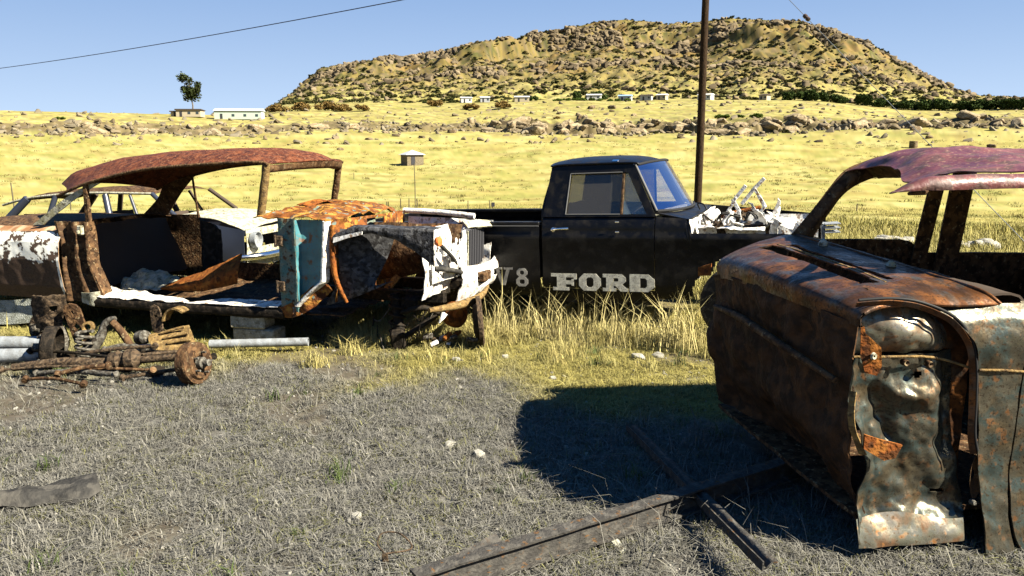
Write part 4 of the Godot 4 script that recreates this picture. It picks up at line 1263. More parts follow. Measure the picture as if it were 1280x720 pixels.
func build_third() -> void:
	var car := thing("old_saloon", "small dark old saloon without glass standing behind the rusted sedan", "car wreck", Vector3(-3.6, -0.02, -9.6), Vector3(0, deg_to_rad(-12), 0))
	var m := MB.new()
	sheet(m, func(u: float, v: float):
		var w := 1.0 - pow(absf(2.0 * v - 1.0), 2.6)
		var x := lerpf(-3.05 - 0.1 * w, -0.84 + 0.06 * w, u)
		return Vector3(x, tab([[-3.15, 0.93], [-2.7, 1.04], [-2.2, 1.095], [-1.7, 1.13], [-0.87, 1.13], [-0.78, 1.10]], x) + 0.055 * w, lerpf(-0.12, -1.3, v)), 30, 18, 0.006, 0.012, 3.0)
	part("roof", m, M.rust_brown, car)
	m = MB.new()
	hose(m, [Vector3(-3.05, 0.95, -0.11), Vector3(-2.6, 1.05, -0.10), Vector3(-1.8, 1.118, -0.10), Vector3(-0.86, 1.12, -0.10)], 0.016, 7, 6)
	part("drip_rail", m, M.sheet_dirty, car)
	for z in [-0.03, -1.39]:
		var s := -0.07 if z > -1.0 else 0.07
		for p in [[-2.98, 0.72, -2.66, 1.04, 0.05], [-2.36, 0.70, -2.24, 1.08, 0.035], [-1.42, 0.80, -1.52, 1.10, 0.04], [-1.02, 0.80, -1.17, 1.10, 0.022], [-0.50, 0.85, -0.86, 1.12, 0.028]]:
			m = MB.new()
			tube(m, [Vector3(p[0], p[1], z), Vector3(p[2], p[3], z + s)], p[4], 6)
			part("window_post", m, M.hull_navy if z > -1.0 else M.seat_vinyl, car)
		m = MB.new()
		sheet(m, func(u: float, v: float):
			var x := lerpf(-3.9, 0.40, u)
			var top := tab([[-3.9, 0.66], [-2.4, 0.71], [-1.4, 0.80], [-0.5, 0.85], [0.40, 0.70]], x)
			var y := lerpf(0.10, top, v)
			return Vector3(x, y, z + (0.03 if z > -1.0 else -0.03) * sin(v * PI)), 50, 12, 0.006, 0.012, 3.0, 0.0,
			func(u: float, v: float):
				var x := lerpf(-3.9, 0.40, u)
				var y := lerpf(0.10, 0.75, v)
				return Vector2(x + 3.1, y - 0.12).length() < 0.30 or Vector2(x + 0.35, y - 0.12).length() < 0.30)
		part("body_side", m, M.hull_navy, car)
	m = MB.new()
	patch(m, [[Vector3(-0.52, 0.855, -0.04), Vector3(-0.44, 0.90, -0.7), Vector3(-0.52, 0.855, -1.38)], [Vector3(0.0, 0.83, -0.03), Vector3(0.05, 0.88, -0.7), Vector3(0.0, 0.83, -1.38)], [Vector3(0.40, 0.70, -0.05), Vector3(0.46, 0.76, -0.7), Vector3(0.40, 0.70, -1.36)]], 14, 16, 0.006, 0.015, 4.0)
	part("bonnet", m, M.sheet_dirty, car)
	m = MB.new()
	sheet(m, func(u: float, v: float): return Vector3(0.42 + 0.05 * sin(u * PI), lerpf(0.25, 0.72, v), lerpf(-0.04, -1.36, u)), 20, 10, 0.006, 0.02, 5.0, 0.0, func(u: float, v: float): return v > 0.45 and v < 0.85 and u > 0.2 and u < 0.8)
	part("front_panel", m, M.sheet_dirty, car)
	for z in [-0.16, -1.24]:
		m = MB.new()
		lathe(m, [[0.0, -0.03], [0.07, -0.02], [0.09, 0.02], [0.10, 0.02], [0.10, -0.05]], disc_on(Vector3(1, 0.05, 0), Vector3(0.49, 0.58, z)), 18)
		part("headlamp", m, M.galvanised, car)
	m = MB.new()
	hose(m, [Vector3(0.30, 0.37, 0.03), Vector3(0.52, 0.38, -0.2), Vector3(0.56, 0.38, -0.7), Vector3(0.52, 0.38, -1.2)], 0.045, 8, 5)
	part("bumper", m, M.chrome, car)
	m = MB.new()
	sheet(m, func(u: float, v: float): return Vector3(lerpf(-3.9, -3.0, u), lerpf(0.66, 0.72, u), lerpf(-0.03, -1.38, v)), 8, 8, 0.006)
	part("boot_lid", m, M.rust_brown, car)
	m = MB.new()
	sheet(m, func(u: float, v: float): return Vector3(-3.9, lerpf(0.15, 0.66, v), lerpf(-0.03, -1.38, u)), 6, 6, 0.006)
	part("tail_panel", m, M.hull_navy, car)
	for x in [-1.9, -1.05]:
		m = MB.new()
		patch(m, [[Vector3(x, 0.35, -0.2), Vector3(x, 0.35, -1.2)], [Vector3(x - 0.12, 0.82, -0.25), Vector3(x - 0.12, 0.82, -1.15)]], 5, 8, 0.08, 0.02, 4.0)
		part("seat_back", m, M.seat_vinyl, car)
	for x in [-3.1, -0.35]:
		for z in [-0.1, -1.3]:
			m = MB.new()
			lathe(m, [[0, 0.06], [0.15, 0.06], [0.17, 0.08], [0.24, 0.08], [0.26, 0.05], [0.26, -0.06], [0.15, -0.08], [0, -0.08]], disc_on(Vector3(0, 0, 1), Vector3(x, 0.14, z)), 20)
			part("wheel", m, M.rubber_old, car)

func letters(car: Node3D, z: float) -> void:
	var d := 0.003
	var y0 := 0.362
	var y1 := 0.520
	var h := y1 - y0
	var m := MB.new()
	# F with slab feet
	var f := PackedVector2Array([Vector2(0.0, 0), Vector2(0.155, 0), Vector2(0.155, 0.030), Vector2(0.125, 0.030), Vector2(0.125, 0.058), Vector2(0.178, 0.058), Vector2(0.178, 0.045), Vector2(0.200, 0.045), Vector2(0.200, 0.108), Vector2(0.178, 0.108), Vector2(0.178, 0.094), Vector2(0.125, 0.094), Vector2(0.125, 0.123), Vector2(0.200, 0.123), Vector2(0.200, 0.105), Vector2(0.228, 0.105), Vector2(0.228, h), Vector2(-0.018, h), Vector2(-0.018, h - 0.030), Vector2(0.038, h - 0.030), Vector2(0.038, 0.030), Vector2(0.0, 0.030)])
	prism(m, f, Transform3D(Basis(), Vector3(-0.365, y0, z)), d)
	part("letter", m, M.letter_paint, car)
	m = MB.new()
	band(m, oct(0, 0, 0.205, h, 0.045), oct(0.068, 0.034, 0.137, h - 0.034, 0.018), Vector3(-0.115, y0 + 0.003, z), d)
	part("letter", m, M.letter_paint, car)
	m = MB.new()
	var o := [Vector2(0.0, h), Vector2(0.175, h), Vector2(0.213, h - 0.032), Vector2(0.213, h - 0.066), Vector2(0.180, 0.062), Vector2(0.222, 0.030), Vector2(0.235, 0.030), Vector2(0.235, 0), Vector2(0.165, 0), Vector2(0.118, 0.050), Vector2(0.100, 0.050), Vector2(0.100, 0.030), Vector2(0.125, 0.030), Vector2(0.125, 0), Vector2(0.0, 0), Vector2(0.0, 0.030), Vector2(0.032, 0.030), Vector2(0.032, h - 0.032), Vector2(0.0, h - 0.032)]
	var hole := PackedVector2Array([Vector2(0.100, h - 0.036), Vector2(0.138, h - 0.036), Vector2(0.145, h - 0.046), Vector2(0.145, h - 0.058), Vector2(0.138, 0.090), Vector2(0.100, 0.090)])
	# the bowl of the R is cut by joining the hole to the outline through its top edge
	var ring := PackedVector2Array([Vector2(0.0, h), Vector2(0.1190, h), Vector2(0.1190, h - 0.036), hole[0], hole[5], hole[4], hole[3], hole[2], hole[1], Vector2(0.1191, h - 0.036), Vector2(0.1191, h)])
	for k in range(1, o.size()): ring.append(o[k])
	prism(m, ring, Transform3D(Basis(), Vector3(0.108, y0 + 0.004, z)), d)
	part("letter", m, M.letter_paint, car)
	m = MB.new()
	band(m, [Vector2(-0.01, 0), Vector2(0.16, 0), Vector2(0.215, 0.045), Vector2(0.215, h - 0.045), Vector2(0.16, h), Vector2(-0.01, h), Vector2(-0.01, h - 0.03), Vector2(-0.01, 0.03)], [Vector2(0.085, 0.034), Vector2(0.130, 0.034), Vector2(0.147, 0.052), Vector2(0.147, h - 0.052), Vector2(0.130, h - 0.034), Vector2(0.085, h - 0.034), Vector2(0.085, h - 0.05), Vector2(0.085, 0.05)], Vector3(0.365, y0 + 0.006, z), d)
	part("letter", m, M.letter_paint, car)
	# V8 on the bed
	m = MB.new()
	var v := PackedVector2Array([Vector2(0.075, 0), Vector2(0.115, 0), Vector2(0.165, 0.150), Vector2(0.195, 0.150), Vector2(0.195, 0.170), Vector2(0.105, 0.170), Vector2(0.105, 0.150), Vector2(0.130, 0.150), Vector2(0.095, 0.045), Vector2(0.055, 0.150), Vector2(0.085, 0.150), Vector2(0.085, 0.170), Vector2(-0.005, 0.170), Vector2(-0.005, 0.150), Vector2(0.020, 0.150)])
	prism(m, v, Transform3D(Basis(), Vector3(-0.955, 0.395, z)), d)
	part("letter", m, M.letter_dim, car)
	m = MB.new()
	band(m, oct(0, 0, 0.118, 0.090, 0.026), oct(0.034, 0.024, 0.084, 0.066, 0.010), Vector3(-0.728, 0.388, z), d)
	band(m, oct(0.006, 0, 0.112, 0.082, 0.026), oct(0.038, 0.022, 0.080, 0.060, 0.010), Vector3(-0.728, 0.478, z), d)
	part("letter", m, M.letter_dim, car)

func truck_wheel(car: Node3D, x: float, z: float) -> void:
	var w := put("wheel", null, null, car)
	var m := MB.new()
	var xf := disc_on(Vector3(0, 0, 1), Vector3(x, 0.27, z))
	lathe(m, [[0.20, 0.085], [0.23, 0.10], [0.31, 0.095], [0.335, 0.07], [0.34, 0.0], [0.335, -0.07], [0.31, -0.095], [0.20, -0.09]], xf, 30)
	w.mesh = m.mesh()
	w.material_override = M.rubber_old
	m = MB.new()
	lathe(m, [[0.20, 0.085], [0.19, 0.05], [0.15, 0.04], [0.10, 0.06], [0.06, 0.09], [0, 0.09]], xf, 24)
	part("rim", m, M.rust_iron, w)

func build_truck() -> void:
	var car := thing("black_pickup", "black pickup truck without bonnet, lettered on the door, standing in yellow grass", "pickup truck", Vector3(0.7394, 0, -7.2178), Vector3(0, deg_to_rad(-20), deg_to_rad(1.8)))
	var W := 1.88
	var blk: Material = M.truck_black
	var m := MB.new()
	# how far the side stands out at a height
	var side := [[0.28, -0.05], [0.34, -0.012], [0.42, 0.0], [0.62, 0.0], [0.74, 0.004], [0.86, 0.012], [0.90, -0.004], [0.95, -0.006], [0.99, -0.02], [1.04, -0.05]]
	for near in [true, false]:
		var zz := func(y: float) -> float: return tab(side, y) if near else -W - tab(side, y)
		# bed side with the wheel arch
		m = MB.new()
		sheet(m, func(u: float, v: float):
			var x := lerpf(-2.62, -0.492, u)
			var y := lerpf(0.30, 0.955, v)
			return Vector3(x, y, zz.call(y)), 84, 32, 0.02, 0.002, 2.0, 0.0,
			func(u: float, v: float): return Vector2(lerpf(-2.62, -0.492, u) + 1.55, lerpf(0.30, 0.955, v) - 0.30).length() < 0.40)
		part("bed_side", m, blk, car)
		m = MB.new()
		box(m, Vector3(-1.556, 0.976, (-0.05 if near else -W + 0.05)), Vector3(2.13, 0.038, 0.11), 0.012)
		part("bed_rail", m, blk, car)
		m = MB.new()
		hose(m, [Vector3(-2.62, 0.955, 0.006 if near else -W - 0.006), Vector3(-1.5, 0.957, 0.007 if near else -W - 0.007), Vector3(-0.495, 0.957, 0.006 if near else -W - 0.006)], 0.005, 6, 3)
		part("rail_lip", m, M.seal_grey, car)
		# door
		m = MB.new()
		sheet(m, func(u: float, v: float):
			var x := lerpf(-0.462, 0.575, u)
			var y := lerpf(0.385, 1.035, v)
			return Vector3(x, y, zz.call(y)), 40, 30, 0.03, 0.004 if near else 0.001, 2.6)
		var door := part("door", m, blk, car)
		if near:
			m = MB.new()
			hose(m, [Vector3(-0.36, 0.925, 0.03), Vector3(-0.30, 0.935, 0.045), Vector3(-0.20, 0.938, 0.035)], [0.014, 0.010, 0.012], 8, 5)
			lathe(m, [[0.02, 0], [0.026, 0.008], [0.02, 0.03], [0, 0.034]], disc_on(Vector3(0, 0, 1), Vector3(-0.345, 0.926, 0.0)), 16)
			part("handle", m, M.chrome, door)
			for y in [0.995, 0.905]:
				m = MB.new()
				box(m, Vector3(0.245, y, 0.012), Vector3(0.036, 0.014, 0.008), 0.003)
				part("mirror_bolt", m, M.chrome, door)
		# rocker, rear cab corner, wing
		m = MB.new()
		sheet(m, func(u: float, v: float):
			var y := lerpf(0.24, 0.376, v)
			return Vector3(lerpf(-0.48, 0.60, u), y, zz.call(y)), 20, 6, 0.02, 0.003, 3.0)
		part("rocker", m, blk, car)
		m = MB.new()
		sheet(m, func(u: float, v: float):
			var x := lerpf(0.583, 2.02, u)
			var top := tab([[0.583, 1.035], [0.86, 1.02], [0.885, 0.895], [1.66, 0.895], [1.9, 0.87], [2.02, 0.82]], x)
			if not near: top = tab([[0.583, 1.035], [0.86, 1.02], [2.02, 0.92]], x)
			var y := lerpf(0.30, top, v)
			return Vector3(x, y, zz.call(y) - (0.10 if near else -0.10) * smoothstep(1.7, 2.02, x)), 70, 32, 0.012, 0.003, 2.5, 0.0,
			func(u: float, v: float): return Vector2(lerpf(0.583, 2.02, u) - 1.30, lerpf(0.30, 0.9, v) - 0.30).length() < 0.40)
		part("front_wing", m, blk, car)
		# upper cab frame, leaning in
		var lean := Transform3D(Basis(Vector3.RIGHT, deg_to_rad(-15.0 if near else 15.0)), Vector3(0, 1.035, -0.045 if near else -W + 0.045))
		var outer := [[-0.462, 0.0], [-0.400, 0.43], [-0.36, 0.485], [0.36, 0.485], [0.575, 0.0]]
		m = MB.new()
		for q in [[[-0.462, 0.0], [-0.245, 0.022], [-0.215, 0.40], [-0.36, 0.485], [-0.405, 0.43]], [[-0.215, 0.40], [0.315, 0.405], [0.36, 0.485], [-0.36, 0.485]], [[0.315, 0.405], [0.50, 0.022], [0.585, 0.0], [0.36, 0.485]], [[-0.462, 0.0], [0.585, 0.0], [0.50, 0.022], [-0.245, 0.022]]]:
			var p := PackedVector2Array()
			for e in q: p.append(Vector2(e[0], e[1]))
			prism(m, p, lean * Transform3D(Basis(), Vector3(0, 0, -0.03)), 0.045)
		part("cab_frame", m, blk, car)
		var win := put("door_window", null, null, car)
		m = MB.new()
		prism(m, PackedVector2Array([Vector2(-0.246, 0.022), Vector2(0.258, 0.022), Vector2(0.268, 0.406), Vector2(-0.216, 0.401)]), lean * Transform3D(Basis(), Vector3(0, 0, -0.016)), 0.004)
		win.mesh = m.mesh()
		win.material_override = M.glass_dusty
		m = MB.new()
		prism(m, PackedVector2Array([Vector2(0.284, 0.022), Vector2(0.50, 0.022), Vector2(0.314, 0.406), Vector2(0.290, 0.406)]), lean * Transform3D(Basis(), Vector3(0, 0, -0.016)), 0.004)
		part("vent_pane", m, M.glass_clear, win)
		m = MB.new()
		box(m, lean * Vector3(0.275, 0.21, 0.0), Vector3(0.022, 0.385, 0.025), 0.004, Vector3(deg_to_rad(-15.0 if near else 15.0), 0, -0.02))
		part("divider_bar", m, M.rust_brown if near else blk, win)
		for e in [[[-0.246, 0.022], [0.26, 0.022]], [[-0.246, 0.022], [-0.216, 0.401]], [[-0.216, 0.401], [0.268, 0.406]]]:
			m = MB.new()
			tube(m, [lean * Vector3(e[0][0], e[0][1], 0.014), lean * Vector3(e[1][0], e[1][1], 0.014)], 0.006, 6)
			part("seal", m, M.seal_grey, win)
		truck_wheel(car, -1.55, -0.14 if near else -W + 0.14)
		truck_wheel(car, 1.30, -0.14 if near else -W + 0.14)
	# bed floor, ends
	m = MB.new()
	box(m, Vector3(-1.56, 0.52, -W * 0.5), Vector3(2.1, 0.03, W - 0.1), 0.005)
	part("bed_floor", m, blk, car)
	for x in [-2.61, -0.50]:
		m = MB.new()
		box(m, Vector3(x, 0.72, -W * 0.5), Vector3(0.03, 0.50, W - 0.06), 0.006)
		part("tailgate" if x < -1 else "bed_front", m, blk, car)
	# cab back, roof
	m = MB.new()
	sheet(m, func(u: float, v: float):
		var y := lerpf(0.40, 1.50, v)
		var inn := 0.045 + 0.125 * smoothstep(1.0, 1.52, y)
		return Vector3(-0.462 + 0.075 * smoothstep(1.04, 1.5, y) - 0.04 * sin(u * PI), y, lerpf(-inn, -W + inn, u)), 40, 30, 0.02, 0.0, 1.0, 0.0,
		func(u: float, v: float): return absf(u - 0.5) < 0.36 and v > 0.63 and v < 0.93)
	part("cab_back", m, blk, car)
	m = MB.new()
	sheet(m, func(u: float, v: float):
		var a := absf(2.0 * v - 1.0)
		var w := 1.0 - pow(a, 3.2)
		var xb := -0.415 - 0.03 * w
		var xf := 0.36 + 0.13 * w
		var y := 1.505 + 0.075 * w * (1.0 - pow(absf(2.0 * u - 0.95), 3.0) * 0.55) - 0.03 * pow(u, 6.0)
		return Vector3(lerpf(xb, xf, u), y, lerpf(-0.155, -W + 0.155, v)), 30, 36, 0.012, 0.003, 2.0)
	part("roof", m, blk, car)
	m = MB.new()
	hose(m, [Vector3(-0.40, 1.475, -0.160), Vector3(-0.34, 1.505, -0.150), Vector3(0.0, 1.512, -0.148), Vector3(0.36, 1.512, -0.150), Vector3(0.40, 1.49, -0.16)], 0.010, 6, 5)
	part("drip_rail", m, blk, car)
	m = MB.new()
	box(m, Vector3(0.19, 1.535, -0.20), Vector3(0.06, 0.010, 0.05), 0.003, Vector3(0.3, 0, 0))
	part("roof_lamp", m, M.chrome, car)
	# windscreen
	var low := [Vector3(0.585, 1.085, -0.075), Vector3(0.72, 1.075, -0.4), Vector3(0.775, 1.07, -W * 0.5), Vector3(0.72, 1.075, -W + 0.4), Vector3(0.585, 1.085, -W + 0.075)]
	var high := [Vector3(0.375, 1.49, -0.185), Vector3(0.46, 1.515, -0.45), Vector3(0.50, 1.525, -W * 0.5), Vector3(0.46, 1.515, -W + 0.45), Vector3(0.375, 1.49, -W + 0.185)]
	m = MB.new()
	patch(m, [low, high], 8, 24)
	var ws := part("windscreen", m, M.glass_sky_tint, car)
	m = MB.new()
	hose(m, low, 0.014, 7, 5)
	hose(m, high, 0.014, 7, 5)
	part("seal", m, M.rib_dark, ws)
	for k in [0, 4]:
		m = MB.new()
		tube(m, [low[k], high[k]], 0.013, 7)
		part("seal", m, M.seal_grey, ws)
	# scuttle and inside
	m = MB.new()
	patch(m, [[Vector3(0.57, 1.075, -0.05), Vector3(0.72, 1.06, -0.4), Vector3(0.77, 1.055, -W * 0.5), Vector3(0.72, 1.06, -W + 0.4), Vector3(0.57, 1.075, -W + 0.05)], [Vector3(0.87, 1.015, -0.05), Vector3(0.90, 1.03, -0.4), Vector3(0.92, 1.035, -W * 0.5), Vector3(0.90, 1.03, -W + 0.4), Vector3(0.87, 1.015, -W + 0.05)]], 6, 24, 0.012)
	part("scuttle", m, blk, car)
	m = MB.new()
	hose(m, [Vector3(0.88, 1.05, -0.75), Vector3(0.86, 1.11, -0.74), Vector3(0.92, 1.10, -0.70), Vector3(0.95, 1.05, -0.68)], 0.008, 6, 5)
	part("wiper_arm", m, M.rib_dark, car)
	m = MB.new()
	patch(m, [[Vector3(0.44, 1.0, -0.1), Vector3(0.50, 1.04, -W * 0.5), Vector3(0.44, 1.0, -W + 0.1)], [Vector3(0.62, 1.055, -0.1), Vector3(0.70, 1.055, -W * 0.5), Vector3(0.62, 1.055, -W + 0.1)]], 5, 12, 0.02)
	part("dashboard", m, M.sheet_dirty, car)
	m = MB.new()
	sheet(m, func(u: float, v: float): return Vector3(-0.28 - 0.10 * v, lerpf(0.5, 1.12, v), lerpf(-0.15, -W + 0.15, u)), 12, 8, 0.08, 0.02, 4.0)
	part("seat_back", m, M.seat_vinyl, car)
	m = MB.new()
	var ring := []
	var xw := disc_on(Vector3(-0.6, 0.8, 0), Vector3(0.30, 1.03, -0.45))
	for k in 25: ring.append(xw * Vector3(cos(TAU * k / 24) * 0.20, 0, sin(TAU * k / 24) * 0.20))
	tube(m, ring, 0.012, 6)
	tube(m, [xw * Vector3(-0.19, 0, 0), xw * Vector3(0.19, 0, 0)], 0.010, 6)
	tube(m, [xw.origin, Vector3(0.55, 0.80, -0.45)], 0.018, 6)
	part("steering_wheel", m, M.rib_dark, car)
	m = MB.new()
	box(m, Vector3(0.05, 0.42, -W * 0.5), Vector3(1.0, 0.03, W - 0.2), 0.005)
	part("cab_floor", m, M.seat_vinyl, car)
	# open engine bay
	m = MB.new()
	sheet(m, func(u: float, v: float): return Vector3(0.885 + 0.03 * sin(u * 7.0), lerpf(0.45, 1.01, v), lerpf(-0.06, -W + 0.06, u)), 40, 20, 0.01, 0.04, 5.0)
	part("firewall", m, M.white_chip, car, "white painted firewall in the open engine bay")
	m = MB.new()
	sheet(m, func(u: float, v: float):
		var a := lerpf(-0.3, 2.2, v)
		return Vector3(lerpf(0.93, 1.50, u), 0.875 + (0.075 - 0.03 * u) * sin(a), -0.16 - 0.09 * cos(a)), 30, 12, 0.006, 0.03, 6.0)
	part("near_apron", m, M.white_chip, car)
	m = MB.new()
	sheet(m, func(u: float, v: float): return Vector3(lerpf(0.93, 1.95, u), lerpf(0.45, 0.93, v), -W + 0.22 - 0.08 * v), 20, 10, 0.006, 0.03, 4.0)
	part("far_apron", m, M.white_chip, car)
	m = MB.new()
	patch(m, [[Vector3(1.42, 0.965, -0.62), Vector3(1.44, 0.975, -0.95), Vector3(1.46, 0.955, -1.25)], [Vector3(1.56, 0.935, -0.50), Vector3(1.58, 0.945, -0.95), Vector3(1.60, 0.935, -1.25)], [Vector3(1.72, 0.895, -0.40), Vector3(1.74, 0.905, -0.95), Vector3(1.76, 0.895, -1.25)]], 14, 16, 0.006, 0.03, 4.0)
	part("slam_panel", m, M.white_chip, car, "wide white panel lying across the front of the engine bay")
	m = MB.new()
	hose(m, [Vector3(0.95, 0.92, -0.5), Vector3(1.0, 1.0, -0.55), Vector3(1.06, 1.02, -0.6)], 0.05, 8, 5)
	hose(m, [Vector3(1.1, 0.88, -0.5), Vector3(1.16, 0.96, -0.55), Vector3(1.22, 0.90, -0.5)], 0.035, 8, 5)
	part("air_duct", m, M.white_chip, car)
	m = MB.new()
	box(m, Vector3(1.25, 0.80, -0.9), Vector3(0.55, 0.22, 0.5), 0.04)
	part("engine_block", m, M.rust_iron, car)
	m = MB.new()
	hose(m, [Vector3(1.02, 0.96, -0.85), Vector3(1.2, 1.01, -0.9), Vector3(1.42, 1.05, -0.95)], 0.022, 7, 5)
	part("rusty_strut", m, M.rust_orange, car)
	for hinge in [[[Vector3(1.06, 0.86, -0.8), Vector3(1.138, 1.034, -0.8), Vector3(1.20, 1.15, -0.8), Vector3(1.285, 1.26, -0.8)], [Vector3(1.178, 1.133, -0.8), Vector3(1.235, 1.03, -0.78), Vector3(1.264, 0.86, -0.78)]], [[Vector3(1.33, 0.86, -0.8), Vector3(1.40, 0.98, -0.8), Vector3(1.465, 1.07, -0.8), Vector3(1.41, 1.17, -0.8), Vector3(1.37, 1.24, -0.8), Vector3(1.45, 1.325, -0.8)], [Vector3(1.37, 1.24, -0.82), Vector3(1.26, 1.10, -0.84)]]]:
		m = MB.new()
		for p in hinge:
			for k in p.size() - 1:
				var d: Vector3 = p[k + 1] - p[k]
				boxt(m, Transform3D(Basis(Vector3.BACK, atan2(d.y, d.x)), (p[k] + p[k + 1]) * 0.5 + Vector3(0, 0, 0.012 * (k % 2))), Vector3(d.length() + 0.02, 0.034 - 0.006 * (k % 2), 0.010), 0.003)
				lathe(m, [[0, 0.022], [0.011, 0.02], [0.011, -0.02], [0, -0.022]], disc_on(Vector3(0, 0, 1), p[k]), 8)
		part("bonnet_hinge", m, M.white_chip, car)
	var r := RandomNumberGenerator.new()
	r.seed = 23
	for j in 24:
		m = MB.new()
		var a := Vector3(r.randf_range(0.92, 1.60), r.randf_range(0.86, 0.96), r.randf_range(-1.0, -0.2))
		var e := Vector3(r.randf_range(-0.09, 0.09), r.randf_range(0.03, 0.13), r.randf_range(-0.08, 0.08))
		var f := Vector3(r.randf_range(-0.08, 0.08), r.randf_range(-0.02, 0.06), r.randf_range(-0.1, 0.1))
		patch(m, [[a, a + e, a + e * 1.3 + f * 0.3], [a + f, a + f + e * 0.7, a + f * 1.4 + e]], 8, 8, 0.006, 0.03, 11.0, j * 3.0)
		part("torn_metal", m, [M.white_chip, M.galvanised, M.white_chip, M.rust_iron][j % 4], car)
	for j in 5:
		m = MB.new()
		var a := Vector3(r.randf_range(0.95, 1.5), 0.93, r.randf_range(-0.8, -0.3))
		hose(m, [a, a + Vector3(r.randf_range(-0.05, 0.1), 0.10, 0.02), a + Vector3(r.randf_range(0.0, 0.2), r.randf_range(0.0, 0.12), 0.05)], 0.009, 6, 6)
		part("cable", m, M.rubber_old, car)
	# what is left of the grille
	m = MB.new()
	sheet(m, func(u: float, v: float): return Vector3(1.99 + 0.02 * sin(v * 6.0), lerpf(0.55, 1.03, v), lerpf(-1.12, -1.30, u)), 10, 18, 0.02, 0.03, 7.0, 0.0, func(u: float, v: float): return absf(u - 0.5) < 0.25 and absf(v - 0.6) < 0.3)
	part("lamp_bezel", m, M.galvanised, car)
	for k in 3:
		m = MB.new()
		box(m, Vector3(2.06, 0.80 + 0.04 * k, -1.2), Vector3(0.14, 0.012, 0.20), 0.004, Vector3(0, 0.1, 0.05))
		part("grille_bar", m, M.galvanised, car)
	m = MB.new()
	box(m, Vector3(2.04, 0.45, -W * 0.5), Vector3(0.06, 0.16, W), 0.02)
	part("bumper", m, M.burnt_grey, car)
	letters(car, 0.0045)

